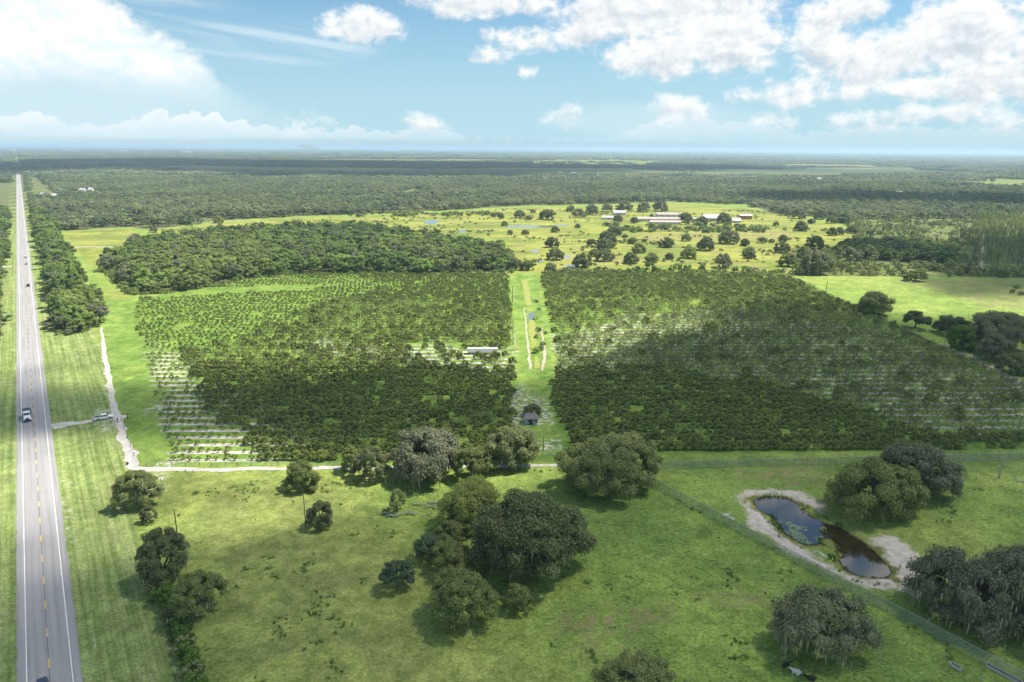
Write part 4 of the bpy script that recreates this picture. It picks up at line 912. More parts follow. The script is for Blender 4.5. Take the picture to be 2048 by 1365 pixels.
# far groves: patches of low forest
def grove(seed, n=15, w_=46, h=11):
    r = np.random.default_rng(seed); V = []; F = []; b = 0
    for k in range(n):
        c_ = r.uniform(-w_ / 2, w_ / 2, 2); hh = h * r.uniform(.55, 1.15); rr = r.uniform(4, 7)
        C = np.stack([c_[0] + r.normal(0, rr * .45, 6), c_[1] + r.normal(0, rr * .45, 6), hh * r.uniform(.5, .85, 6)], -1); q_ = np.full(6, rr * .5)
        v, f = leaves(r, C, q_, 1.6, 1.2, None, .3, lo=1); V.append(v); F += (f + b).tolist(); b += len(v)
        v, f = cores(r, C, q_, .85); V.append(v); F += (f + b).tolist(); b += len(v)
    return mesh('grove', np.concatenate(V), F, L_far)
GP = [grove(500 + i) for i in range(4)]
def groves(name, y0, y1, step, sc_, seed, lab, dens=.9):
    X, Y = jitter_grid((-.95 * y1, y0), (.95 * y1, y1), step, seed=seed)
    u_, v_ = road_uv(X, Y); cl = np.max([psdf(c_, X, Y, 200) for c_ in CLEAR], axis=0)
    f = vnoise(X * .28, Y, 420, 77) + .5 * vnoise(X * .3, Y, 170, 78)
    ok = in_view(X, Y, 120) & (np.abs(u_) > 30) & ((cl < 0) | (rng.random(len(X)) < .12)) & (f > np.where(Y < 2600, -.75, -.28)) & (rng.random(len(X)) < dens)
    X, Y = X[ok], Y[ok]; n = len(X); s_ = sc_ * rng.uniform(.85, 1.25, n)
    scatter(name, np.stack([X, Y, X * 0], -1), rng.uniform(0, 6.28, n), np.stack([s_, s_, rng.uniform(.7, 1.15, n) * (1 + .12 * (sc_ - 1))], -1), rng.integers(0, 4, n), GP, lab)
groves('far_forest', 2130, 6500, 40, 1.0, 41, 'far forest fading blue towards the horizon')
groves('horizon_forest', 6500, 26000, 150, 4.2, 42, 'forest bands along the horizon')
# marsh shrubs and field tufts
X, Y = jitter_grid((-250, 520), (560, 1150), 6.5, seed=12); s = np.maximum(psdf(MARSH, X, Y), psdf(LFIELD, X, Y)); d = vnoise(X * .5, Y, 30, 13) + .6 * vnoise(X, Y, 9, 14)
ok = (s > 2) & in_view(X, Y, 60) & (d + rng.uniform(-.5, .5, len(X)) > .38); X, Y = X[ok], Y[ok]; n = len(X); q1 = rng.uniform(.15, 1.15, n) ** 1.6
scatter('marsh_shrubs', np.stack([X, Y, X * 0], -1), rng.uniform(0, 6.28, n), np.stack([q1, q1, q1 * .7], -1), rng.integers(0, 3, n), bp_, 'low dark shrubs dotted over the marsh pasture')
X, Y = [], []
for (a0_, a1_, b0_, b1_, n) in ((1205, 1530, 452, 466, 95), (690, 1000, 428, 434, 40)):  # shrub drifts before the farm and at the marsh back
    q_ = PP(list(zip(rng.uniform(a0_, a1_, n), rng.uniform(b0_, b1_, n)))); X += list(q_[:, 0]); Y += list(q_[:, 1])
X, Y = np.array(X), np.array(Y); n = len(X); q1 = rng.uniform(1.0, 2.5, n)
scatter('farm_shrubbery', np.stack([X, Y, X * 0], -1), rng.uniform(0, 6.28, n), np.stack([q1 * 1.4, q1, q1 * .9], -1), rng.integers(0, 3, n), bp_, 'bright shrubbery in front of the farm sheds')
def tuft(seed, n=26, h=.5, w_=.45):
    r = np.random.default_rng(seed); V = []; F = []
    for k in range(n):
        a = r.uniform(0, 6.28); b0 = np.array([math.cos(a), math.sin(a), 0]) * r.uniform(0, w_ * .6); e = np.array([math.cos(a + 1.5), math.sin(a + 1.5), 0]) * .06
        tp = b0 * 1.9 + [0, 0, h * r.uniform(.5, 1)]; i = len(V); V += [b0 - e, b0 + e, tp]; F.append((i, i + 1, i + 2))
    return mesh('tuft', V, F, L_vine)
L_tuft = leaf_mat('weed_leaves', (0.086, 0.163, 0.030), (0.159, 0.250, 0.047), .2)
TP = [tuft(600 + i) for i in range(3)] + [mesh('weed', *leaves(np.random.default_rng(610 + i), np.random.default_rng(i).normal(0, .35, (6, 3)) * [1, 1, .2] + [0, 0, .2], np.full(6, .28), 150, .13, None, .5, lo=0), L_tuft) for i in range(3)]
X, Y = jitter_grid((-140, 95), (260, 215), 1.25, seed=14); px, py = proj(X, Y); u_, v_ = road_uv(X, Y)
weedy = psdf([(440, 1100), (600, 1080), (740, 1130), (720, 1260), (560, 1300), (470, 1230)], X, Y) / 14; upl = psdf([(380, 960), (560, 965), (560, 1010), (400, 1030)], X, Y) / 10
d = vnoise(X, Y, 7, 16) + .7 * vnoise(X, Y, 2.4, 17) + rng.uniform(-.5, .5, len(X)) + np.clip(weedy, -.2, .65) + np.clip(upl, -.2, .5)
pd = np.max([psdf(BERM, X, Y), psdf(VERGE, X, Y)], axis=0)
ok = (d > .74) & in_view(X, Y, 60) & (pd < -1) & (py > 940) & (u_ > 8); X, Y = X[ok], Y[ok]; n = len(X); q1 = rng.uniform(.3, 1.3, n)
scatter('pasture_weeds', np.stack([X, Y, X * 0], -1), rng.uniform(0, 6.28, n), np.stack([q1, q1, q1 * rng.uniform(.6, 1.2, n)], -1), rng.integers(0, 6, n), TP, 'weeds and grass tufts dotting the near pasture')

# reeds round the pond
X, Y = jitter_grid(tuple(PP(POND).min(0) - 6), tuple(PP(POND).max(0) + 6), .55, seed=24); d = psdf(POND, X, Y)
ok = (d < .5) & (d > -3.2) & (vnoise(X, Y, 3.5, 25) + .5 * vnoise(X, Y, 1.2, 26) + rng.uniform(-.4, .4, len(X)) > .25); X, Y = X[ok], Y[ok]; n = len(X); q1 = rng.uniform(.35, 1.1, n)
scatter('pond_reeds', np.stack([X, Y, X * 0 + .05], -1), rng.uniform(0, 6.28, n), np.stack([q1, q1, q1 * rng.uniform(.7, 1.6, n)], -1), rng.integers(0, 3, n), TP, 'reeds and rank grass fringing the cattle pond')
# ------------------------------------------------------------------ clouds overhead (out of the frame): their shade falls on the fields
cm = bpy.data.materials.new('cloud_vapour'); cm.use_nodes = True; nt = cm.node_tree; nt.nodes.clear(); T = NT(nt)
pv = T.n('ShaderNodeVolumePrincipled'); pv.inputs['Color'].default_value = (1, 1, 1, 1); pv.inputs['Density'].default_value = .012; pv.inputs['Anisotropy'].default_value = .0
nt.links.new(pv.outputs[0], T.n('ShaderNodeOutputMaterial').inputs['Volume'])
CLOUD_Z = 1450.0
SHIFT = SUND[:2] / SUND[2] * CLOUD_Z
def cloud(label, px_polys, tau, soft, step, amp=None, seed=1, sc_=40, holes=()):
    """a flat-based cumulus whose thickness thins out to its ragged edge"""
    polys = [PP(p) for p in px_polys]; allp = np.concatenate(polys); lo = allp.min(0) - soft * 2; hi = allp.max(0) + soft * 2
    xs = np.arange(lo[0], hi[0], step); ys = np.arange(lo[1], hi[1], step); gX, gY = np.meshgrid(xs, ys)
    s = np.max([sdf(p, gX, gY, 4000) for p in polys], axis=0)
    for hp in holes: s = np.minimum(s, -sdf(PP(hp), gX, gY, 4000))
    amp = amp or soft * .6
    s = s + amp * (vnoise(gX, gY, sc_, seed) + .5 * vnoise(gX, gY, sc_ * .45, seed + 1))
    k = np.clip(s / soft, 0, 1); k = k * k * (3 - 2 * k)
    k *= 1 + .25 * vnoise(gX, gY, sc_ * 1.5, seed + 2) * (k > .5)
    k[0] = k[-1] = 0; k[:, 0] = k[:, -1] = 0
    t = k * tau / .012; n = len(xs); m_ = len(ys)
    top_ = np.stack([gX, gY, .8 * t], -1).reshape(-1, 3); bot_ = np.stack([gX, gY, -.2 * t], -1).reshape(-1, 3)
    hit = (t[:-1, :-1] + t[1:, :-1] + t[:-1, 1:] + t[1:, 1:]) > 0
    jj, kk = np.nonzero(hit); i0 = jj * n + kk; N_ = n * m_
    F = np.concatenate([np.stack([i0, i0 + 1, i0 + n + 1, i0 + n], -1), N_ + np.stack([i0, i0 + n, i0 + n + 1, i0 + 1], -1)])
    V = np.concatenate([top_, bot_]); tf = np.concatenate([t.ravel(), t.ravel()])
    # the rim, where the thickness is nil, is shared by top and bottom
    F = np.where((tf[F] <= 0) & (F >= N_), F - N_, F)
    used = np.unique(F); re = np.full(len(V), -1); re[used] = np.arange(len(used))
    o = link('cloud', mesh('cloud', V[used], re[F], cm, True), None, (SHIFT[0], SHIFT[1], CLOUD_Z))
    o['label'] = label; o['category'] = 'cloud'; o['group'] = 'clouds overhead'
    return o
cloud('broad cloud overhead shading the near half of the orchards', [[(-300, 700), (60, 712), (200, 738), (330, 745), (450, 738), (600, 735), (760, 728), (900, 728), (1010, 742), (1090, 726), (1200, 712), (1320, 688), (1420, 640), (1540, 590), (1700, 600), (1800, 618), (2100, 640), (2600, 680), (2600, 940), (2048, 922), (1300, 932), (1000, 928), (700, 928), (450, 915), (300, 918), (150, 935), (-300, 960)]], 1.65, 34, 7, seed=3)
cloud('thin cloud overhead veiling the near pasture and the road', [[(-900, 1020), (200, 1010), (420, 1050), (600, 1010), (660, 930), (800, 900), (1060, 895), (1400, 890), (2300, 890), (3200, 980), (3200, 1900), (2000, 2600), (0, 2600), (-900, 1900)]], 1.6, 30, 7, seed=8, sc_=26, holes=[[(-260, 1090), (20, 1080), (125, 1100), (135, 1200), (40, 1240), (-260, 1250)]])
cloud('cloud shading the back of the right pasture and the pines', [[(1640, 490), (1760, 492), (1900, 508), (1936, 470), (2100, 466), (2500, 470), (2500, 560), (2040, 600), (1880, 590), (1830, 552), (1960, 545), (1900, 528), (1700, 520)]], 1.7, 34, 9, seed=11)
cloud('cloud shading a band of forest on the right', [[(1480, 400), (1560, 388), (1800, 390), (2048, 394), (2600, 400), (2600, 424), (2048, 420), (1850, 414), (1560, 410)]], 2.2, 60, 18, seed=14, sc_=90)
cloud('long cloud shading a far band of forest', [[(-900, 356), (-100, 334), (60, 322), (300, 319), (560, 323), (900, 326), (1200, 329), (1500, 332), (1640, 340), (1300, 344), (1100, 358), (900, 362), (640, 355), (450, 352), (250, 340), (120, 346), (0, 358)]], 2.4, 160, 45, seed=17, sc_=260)

cloud('added wisp of cloud dimming the light on the left pasture', [[(310, 935), (680, 930), (690, 1030), (560, 1070), (400, 1060), (310, 1020)]], .95, 16, 4, seed=23, sc_=16)  # extra unseen cloud, added only to dim the sunlit left pasture
# ------------------------------------------------------------------ haze
hm_ = bpy.data.materials.new('haze_air'); hm_.use_nodes = True; nt = hm_.node_tree; nt.nodes.clear(); T = NT(nt)
pv = T.n('ShaderNodeVolumePrincipled'); pv.inputs['Color'].default_value = (.56, .76, 1.0, 1); pv.inputs['Density'].default_value = 8.0e-5; pv.inputs['Anisotropy'].default_value = .15
nt.links.new(pv.outputs[0], T.n('ShaderNodeOutputMaterial').inputs['Volume'])
mb = MB(); mb.box(-47000, 47000, -47000, 47000, -1, 132)
struct(mb.build('haze', hm_), 'stuff', 'pale blue haze over the plain')
# ------------------------------------------------------------------ poles and fences
M_pole = pbr('weathered_pole', (.13, .105, .085), .9, var=.25); M_galv = pbr('galvanised_steel', (.42, .45, .46), .45, metal=.7, var=.1); M_post = pbr('dark_post', (.09, .08, .07), .9)
M_grey = pbr('grey_can', (.50, .51, .52), .5)
def pole(px, pb, pt, label, arm=True, can=False, r=.14, steel=False):
    p = P(px, pb); d = ray(px, pt); t = p[1] / d[1]; h = float(CAMH + d[2] * t); r = min(r * max(1, mpp(p) / .20), .24)
    t_ = thing('utility_pole', label, 'pole', (p[0], p[1], 0))
    MB().tube([(0, 0, -.3), (0, 0, h * .5), (0, 0, h)], [r, r * .88, r * .72], 8).build('shaft', M_galv if steel else M_pole, t_)
    if arm:
        MB().box(-.8, .8, -.06, .06, h - .55, h - .42).build('cross_arm', M_pole, t_)
        for x in (-.7, 0, .7): MB().disc((x, 0, h - .33 if x else h + .08), .07, .18, 'z', 8).build('insulator', M_grey, t_)
    if can:
        MB().disc((.0, -.34, h - 1.5), .26, .9, 'z', 12).build('transformer', M_grey, t_)
        MB().disc((.0, -.34, h - 1.02), .07, .18, 'z', 8).build('bushing', M_pole, t_)
pole(358, 1093, 1020, 'dark wooden pole standing right of the tall verge oak', arm=False, r=.17)
pole(612, 1058, 976, 'slim pole rising behind the round dark bush', arm=False, r=.13)
pole(1246, 925, 858, 'pole with a grey transformer behind the huge fence-corner oak', can=True)
pole(1087, 902, 873, 'short pole on the sandy patch below the pump house', arm=False)
pole(1026, 690, 640, 'pole left of the canal level with its middle stretch', arm=False)
pole(1025, 605, 572, 'pole left of the canal at its far end', arm=False)
pole(1651, 592, 562, 'thin pole at the back corner of the right orchard', arm=False)
pole(1749, 634, 604, 'thin pole in front of the dark oak on the right orchard fence', arm=False)
pole(1808, 666, 654, 'short dark post beside the flat-topped oak', arm=False, r=.2)
pole(1888, 694, 664, 'grey pole by the round bright green bush', arm=False, steel=True)

wmesh = bpy.data.materials.new('chain_link_wire'); wmesh.use_nodes = True; nt = wmesh.node_tree; T = NT(nt); b = nt.nodes['Principled BSDF']
b.inputs['Base Color'].default_value = (.34, .41, .37, 1); b.inputs['Roughness'].default_value = .5; b.inputs['Metallic'].default_value = .2
tr = T.n('ShaderNodeBsdfTransparent'); mxs = T.n('ShaderNodeMixShader'); mxs.inputs[0].default_value = .22
nt.links.new(tr.outputs[0], mxs.inputs[1]); nt.links.new(b.outputs[0], mxs.inputs[2]); nt.links.new(mxs.outputs[0], nt.nodes['Material Output'].inputs[0])
def chain_fence(line, h, sp, label):
    line = np.asarray(line); L = np.linalg.norm(line[1] - line[0]); d = (line[1] - line[0]) / L
    t = thing('chain_link_fence', label, 'fence', (line[0][0], line[0][1], 0), math.atan2(d[1], d[0]))
    MB().box(0, L, -.004, .004, .05, h - .06).build('wire_mesh', wmesh, t)
    MB().tube([(0, 0, h), (L, 0, h)], .05, 6).build('top_rail', M_galv, t)
    MB().tube([(0, 0, .12), (L, 0, .12)], .03, 6).build('bottom_rail', M_galv, t)
    pm_ = MB().tube([(0, 0, -.3), (0, 0, h + .12)], .055, 7).me('post', M_galv)
    for k in range(int(L / sp) + 1): link('post', pm_, t, (k * sp, -.06, 0))
F1a, F1b = P(1312, 938), P(2140, 917); chain_fence([F1a, F1b], 2.3, 3.7, 'chain-link fence along the front of the right orchard block')
F2a, F2b = P(1296, 966), P(2130, 1412); chain_fence([F2a, F2b], 2.3, 4.2, 'chain-link fence running diagonally past the pond')
chain_fence([P(1572, 551), P(2240, 866)], 1.6, 6.0, 'low chain-link fence along the right side of the orchard')
def wire_fence(line, h, sp, label, wires=4):
    line = np.asarray(line); L = np.linalg.norm(line[1] - line[0]); d = (line[1] - line[0]) / L
    t = thing('wire_fence', label, 'fence', (line[0][0], line[0][1], 0), math.atan2(d[1], d[0]))
    pm_ = MB().tube([(0, 0, -.3), (0, 0, h)], .08, 6).me('post', M_post)
    for k in range(int(L / sp) + 1): link('post', pm_, t, (k * sp + rng.uniform(-.3, .3), 0, 0))
    for k in range(wires): MB().tube([(0, .09, h * (k + .8) / (wires + .2)), (L, .09, h * (k + .8) / (wires + .2))], .012, 3).build('wire', M_galv, t)
wire_fence([P(292, 934), P(690, 930)], 1.4, 4.0, 'post and wire fence along the white track below the left orchard')
wire_fence([P(243, 842), P(276, 934)], 1.4, 9.0, 'sparse post and wire fence on the inner side of the track')
t = thing('field_gate', 'open field gate with dark posts beside the white pickup', 'gate', (*P(236, 846), 0), R(70))
for x in (0, 4.2): MB().tube([(x, 0, -.3), (x, 0, 2.1)], .15, 7).build('gate_post', M_post, t)
for z in (.3, .6, .9, 1.2): MB().tube([(.15, 0, z), (.8, 3.6, z)], .03, 5).build('rail', M_galv, t)
for k in (0, 1): MB().tube([(.16 + .64 * k, 3.6 * k, .25), (.16 + .64 * k, 3.6 * k, 1.25)], .035, 5).build('upright', M_galv, t)

# ------------------------------------------------------------------ vehicles (front towards +x)
M_tyre = pbr('tyre_rubber', (.02, .02, .02), .8); M_rim = pbr('rim_alloy', (.45, .45, .46), .35, metal=.8); M_glass = pbr('car_glass', (.012, .015, .018), .05, spec=.8); M_trim = pbr('black_trim', (.025, .025, .025), .6)
M_lamp = pbr('lamp_lens', (.85, .86, .84), .1); M_tail = pbr('tail_lens', (.45, .02, .02), .2); M_chrome = pbr('bumper', (.50, .50, .51), .3, metal=.7)
def paint(n, c): return pbr(n, c, .28, spec=.6)
def wheel(t, x, y, r, w_=.26):
    wt = MB().disc((0, 0, 0), r, w_, 'y', 20).build('wheel', M_tyre, t, loc=(x, y, r))
    s = 1 if y > 0 else -1
    MB().disc((0, s * (w_ / 2 + .008), 0), r * .62, .03, 'y', 14).build('rim', M_rim, wt)
def panel(t, name, pts, mat, off=None):
    o = MB().add(pts, [tuple(range(len(pts)))]).build(name, mat, t); sol = o.modifiers.new('thick', 'SOLIDIFY'); sol.thickness = .02; sol.offset = 0; return o
def arches(L0, L1, z0, z1, wheels, r):
    pr = [(L0, z0)]
    for x in sorted(wheels):
        for k in range(7): a = math.pi * (1 - k / 6); pr.append((x + r * math.cos(a), z0 + max(0, r * math.sin(a) * .95)))
    return pr + [(L1, z0)]
def car(name, label, p, heading, col, kind='pickup'):
    t = thing(name, label, {'pickup': 'pickup truck', 'suv': 'car', 'sedan': 'car'}[kind], (p[0], p[1], .052), math.pi / 2 - heading)
    L = {'pickup': 6.1, 'suv': 4.9, 'sedan': 4.7}[kind]; Wd = {'pickup': 2.0, 'suv': 1.9, 'sedan': 1.82}[kind]; wr = .42 if kind == 'pickup' else .35
    x0, x1 = -L / 2, L / 2; wx = (x0 + L * .22, x1 - L * .17); belt = {'pickup': 1.22, 'suv': 1.08, 'sedan': .95}[kind]; hood = {'pickup': 1.20, 'suv': 1.02, 'sedan': .88}[kind]; roof = {'pickup': 1.92, 'suv': 1.74, 'sedan': 1.45}[kind]
    pm_ = paint(name + '_paint', col)
    prof = arches(x0 + .05, x1 - .05, .38, 0, wx, wr + .10) + [(x1, .55), (x1 - .02, hood - .18), (x1 - .22, hood), (x1 - L * .26, belt)]
    prof += [(x0 + .12, belt), (x0, belt - .12), (x0, .55)]
    body = MB().prism(prof, -Wd / 2, Wd / 2, lambda z: max(0, z - .75) * .10).build('body', pm_, t)
    bv = body.modifiers.new('soft', 'BEVEL'); bv.width = .05; bv.segments = 2; bv.angle_limit = R(40)
    if kind == 'pickup':
        cb, cf = x0 + 2.15, x1 - L * .24
        prc = [(cb, belt), (cf, belt), (cf - .75, roof), (cb + .12, roof)]
        MB().box(x0 + .14, cb - .10, -Wd / 2 + .16, Wd / 2 - .16, belt + .004, belt + .016).build('bed_floor', M_trim, t)
        for s in (-1, 1): MB().box(x0 + .06, cb, s * (Wd / 2 - .10) - .05, s * (Wd / 2 - .10) + .05, belt + .001, belt + .10).build('bed_rail', pm_, t)
        MB().box(x0 + .02, x0 + .12, -Wd / 2 + .16, Wd / 2 - .16, belt + .001, belt + .08).build('tailgate', pm_, t)
    elif kind == 'suv': cb, cf = x0 + .10, x1 - L * .26; prc = [(cb, belt), (cf, belt), (cf - .85, roof), (cb + .35, roof)]
    else: cb, cf = x0 + .65, x1 - L * .25; prc = [(cb, belt), (cf, belt), (cf - .95, roof), (cb + .75, roof)]
    ins = lambda z: .08 + (z - belt) * .22
    cab = MB().prism(prc, -Wd / 2, Wd / 2, ins).build('cabin', pm_, t); bv = cab.modifiers.new('soft', 'BEVEL'); bv.width = .05; bv.segments = 2
    (xb, _), (xf, _), (xfr, _), (xbr, _) = prc
    g = lambda a, b_, k: a + (b_ - a) * k
    for nm, a, b_, sgn in (('windshield', xf, xfr, 1), ('rear_window', xb, xbr, -1)):
        z0_, z1_ = g(belt, roof, .12), g(belt, roof, .90); e = .03 * sgn
        panel(cab, nm, [(g(a, b_, .12) + e, -Wd / 2 + ins(z0_) + .08, z0_ + .01), (g(a, b_, .12) + e, Wd / 2 - ins(z0_) - .08, z0_ + .01), (g(a, b_, .9) + e, Wd / 2 - ins(z1_) - .08, z1_ + .01), (g(a, b_, .9) + e, -Wd / 2 + ins(z1_) + .08, z1_ + .01)], M_glass)
    for s in (-1, 1):
        z0_, z1_ = g(belt, roof, .14), g(belt, roof, .86); xm = (g(xb, xbr, .5) + g(xf, xfr, .5)) / 2
        for (a0_, a1_, b0_, b1_) in ((g(xb, xbr, .14) + .10, xm - .05, g(xb, xbr, .86) + .12, xm - .05), (xm + .05, g(xf, xfr, .14) - .16, xm + .05, g(xf, xfr, .86) - .12)):
            panel(cab, 'side_window', [(a0_, s * (Wd / 2 - ins(z0_) + .012), z0_), (a1_, s * (Wd / 2 - ins(z0_) + .012), z0_), (b1_, s * (Wd / 2 - ins(z1_) + .012), z1_), (b0_, s * (Wd / 2 - ins(z1_) + .012), z1_)], M_glass)
        for x in wx: wheel(t, x, s * (Wd / 2 - .12), wr)
        MB().box(x1 - .06, x1 + .015, s * (Wd / 2 - .38) - .17, s * (Wd / 2 - .38) + .17, hood - .42, hood - .24).build('headlight', M_lamp, t)
        MB().box(x0 - .015, x0 + .06, s * (Wd / 2 - .20) - .09, s * (Wd / 2 - .20) + .09, belt - .50, belt - .14).build('tail_light', M_tail, t)
        MB().box(xf - .25, xf - .05, s * (Wd / 2 + .08) - .10, s * (Wd / 2 + .08) + .10, belt + .06, belt + .26).build('mirror', M_trim, t)
    MB().box(x1 - .04, x1 + .10, -Wd / 2 + .08, Wd / 2 - .08, .42, .62).build('front_bumper', M_chrome if kind == 'pickup' else M_trim, t)
    MB().box(x0 - .12, x0 + .04, -Wd / 2 + .08, Wd / 2 - .08, .45, .64).build('rear_bumper', M_chrome if kind == 'pickup' else M_trim, t)
    MB().box(x1 - .02, x1 + .03, -.45, .45, .66, hood - .26).build('grille', M_trim, t)
    return t
gp = P(250, 832) - P(160, 845)
car('pickup_truck', 'white crew-cab pickup parked on the sandy driveway by the gate', P(208, 839), math.atan2(gp[0], gp[1]), (.80, .80, .80), 'pickup')
def on_road(py, u):
    lo, hi = -200., 2900.
    for _ in range(50):
        mid = (lo + hi) / 2; x, y = road_xy(u, mid); _, q_ = proj(np.array([x]), np.array([y])); lo, hi = (mid, hi) if q_[0] > py else (lo, mid)
    return road_xy(u, mid)
car('suv', 'dark grey car driving away nearest of the far group', on_road(573, 1.8), RAZ, (.055, .058, .06), 'suv')
car('suv', 'silver car driving away, second of the far group', on_road(529, 1.8), RAZ, (.42, .44, .45), 'sedan')
car('suv', 'white car driving away with dark rear, farthest of the group', on_road(516, 1.8), RAZ, (.70, .70, .70), 'suv')
car('sedan_car', 'dark blue car cut by the bottom edge of the picture', on_road(1386, -.2 - 0.9), RAZ + math.pi, (.02, .035, .075), 'suv')
car('suv', 'tiny white car far down the road', on_road(392, 1.8), RAZ, (.7, .7, .7), 'suv')
car('suv', 'tiny dark car farthest down the road', on_road(366, -1.8), RAZ + math.pi, (.1, .1, .1), 'suv')
def dump_truck():
    x, y = on_road(838, -1.75); t = thing('dump_truck', 'white dump truck with dark tipper bed coming towards the camera', 'truck', (x, y, .052), math.pi / 2 - (RAZ + math.pi))
    wp = paint('truck_white', (.80, .80, .80)); M_bed = pbr('tipper_steel', (.085, .09, .095), .6, var=.2)
    MB().box(-4.0, 3.9, -.45, .45, .62, .92).build('chassis', M_trim, t)
    hood = MB().prism([(1.9, .85), (3.95, .80), (4.02, 1.35), (3.75, 1.72), (1.9, 1.95)], -.98, .98, lambda z: max(0, z - 1.2) * .25).build('hood', wp, t); hood.modifiers.new('soft', 'BEVEL').width = .08
    cab = MB().prism([(.35, .85), (1.95, .85), (1.95, 1.95), (1.55, 2.85), (.35, 2.85)], -1.12, 1.12, lambda z: max(0, z - 1.8) * .10).build('cab', wp, t); cab.modifiers.new('soft', 'BEVEL').width = .06
    panel(cab, 'windshield', [(1.965, -.95, 2.02), (1.965, .95, 2.02), (1.63, .90, 2.70), (1.63, -.90, 2.70)], M_glass)
    for s in (-1, 1):
        panel(cab, 'side_window', [(.65, s * 1.125, 1.98), (1.75, s * 1.125, 1.98), (1.50, s * 1.055, 2.62), (.65, s * 1.055, 2.62)], M_glass)
        MB().prism([(2.25, .55), (2.45, 1.02), (3.0, 1.22), (3.55, 1.02), (3.75, .6), (3.55, .6), (3.0, 1.08), (2.45, .6)], s * .98 - .24, s * .98 + .24).build('fender', wp, t)
        MB().box(3.90, 4.06, s * .80 - .16, s * .80 + .16, 1.05, 1.28).build('headlight', M_lamp, t)
        MB().box(1.75, 1.95, s * 1.36 - .10, s * 1.36 + .10, 1.95, 2.5).build('mirror', M_trim, t)
        MB().disc((.15, s * .95, 2.1), .09, 2.0, 'z', 10).build('exhaust_stack', M_chrome, t)
        for xw in (3.0, -1.9, -3.2): wheel(t, xw, s * 1.0, .52, .42 if xw < 0 else .30)
    MB().box(3.95, 4.22, -1.15, 1.15, .48, .82).build('bumper', M_trim, t); MB().box(3.98, 4.05, -.48, .48, .92, 1.55).build('grille', M_trim, t)
    bed = MB().prism([(-4.1, 1.0), (0.05, 1.0), (.05, 2.45), (-4.1, 2.45)], -1.22, 1.22)
    bo = bed.build('tipper_bed', M_bed, t)
    for s in (-1, 1):
        MB().box(-4.1, .05, s * 1.19 - .05, s * 1.19 + .05, 2.451, 2.75).build('bed_side', M_bed, bo)
        for xr in (-3.8, -3.0, -2.2, -1.4, -.6): MB().box(xr - .05, xr + .05, s * 1.26 - .035, s * 1.26 + .035, 1.02, 2.44).build('rib', M_bed, bo)
    MB().box(-.05, .05, -1.13, 1.13, 2.452, 2.95).build('headboard', M_bed, bo); MB().box(.05, .75, -1.10, 1.10, 2.86, 2.95).build('cab_guard', wp, bo)
    MB().box(-4.16, -4.09, -1.13, 1.13, 1.02, 2.72).build('tailgate', M_bed, bo)
dump_truck()

# ------------------------------------------------------------------ buildings
M_roofw = pbr('white_metal_roof', (.52, .53, .53), .5, var=.14, vscale=.25); M_roofp = pbr('pinkish_roof', (.38, .32, .29), .7, var=.12, vscale=.2); M_wallc = pbr('cream_wall', (.62, .58, .50), .8, var=.08); M_wallr = pbr('rusty_red_wall', (.40, .16, .10), .8, var=.2, vscale=.4)
M_roofg = pbr('grey_shingle_roof', (.20, .185, .175), .85, var=.15, vscale=2); M_wallg = pbr('pale_grey_boards', (.42, .46, .52), .8, var=.12, vscale=1.5); M_dark = pbr('dark_opening', (.02, .02, .022), .8)
def house(name, label, p, L, Wd, hw, hr, rz, wall, roof, doors=1, wins=2, over=.35, cat='building', hip=0.0):
    t = thing(name, label, cat, (p[0], p[1], 0), rz)
    wo = MB().add([(x, y, z) for z in (-.1, hw) for y in (-Wd / 2, Wd / 2) for x in (-L / 2, L / 2)] + [(-L / 2, 0, hw + hr * (1 - hip)), (L / 2, 0, hw + hr * (1 - hip))], [(0, 1, 5, 4), (3, 2, 6, 7), (2, 0, 4, 8, 6), (1, 3, 7, 9, 5)]).build('wall', wall, t)
    e = over; sl = hr / (Wd / 2); zl = hw - e * sl; hx_ = L / 2 + e; xr = hx_ - hip * (Wd / 2)
    ro = MB()
    for s in (-1, 1):
        ro.add([(-hx_, s * (Wd / 2 + e), zl + .06), (hx_, s * (Wd / 2 + e), zl + .06), (xr, 0, hw + hr + .06), (-xr, 0, hw + hr + .06), (-hx_, s * (Wd / 2 + e), zl + .18), (hx_, s * (Wd / 2 + e), zl + .18), (xr, 0, hw + hr + .18), (-xr, 0, hw + hr + .18)],
               [(4, 5, 6, 7), (0, 3, 2, 1), (0, 1, 5, 4), (1, 2, 6, 5), (0, 4, 7, 3)])
    if hip:
        for s in (-1, 1): ro.add([(s * hx_, -(Wd / 2 + e), zl + .18), (s * hx_, Wd / 2 + e, zl + .18), (s * xr, 0, hw + hr + .18)], [(0, 1, 2)])
    ro.build('roof', roof, t)
    dh = min(2.2, hw * .8)
    for k in range(doors):
        x = (k + .5) * L / max(doors, 1) - L / 2; MB().box(x - .6, x + .6, -Wd / 2 - .04, -Wd / 2 + .02, 0, dh).build('door', M_dark, t)
    for k in range(wins):
        x = (k + .5) * L / wins - L / 2 + (L / wins * .28 if doors else 0); wo_ = MB().box(x - .45, x + .45, -Wd / 2 - .035, -Wd / 2 + .02, hw * .42, hw * .80).build('window', M_glass, t)
        MB().box(x - .55, x + .55, -Wd / 2 - .09, -Wd / 2 - .036, hw * .38, hw * .415).build('sill', wall, wo_)
    return t
house('pump_house', 'small grey-roofed pump house on the sandy patch below the canal', P(1061, 849) + [0, 1.5], 4.6, 3.6, 2.3, 1.3, R(4), M_wallg, M_roofg, 1, 2, .4, 'shed', hip=.6)
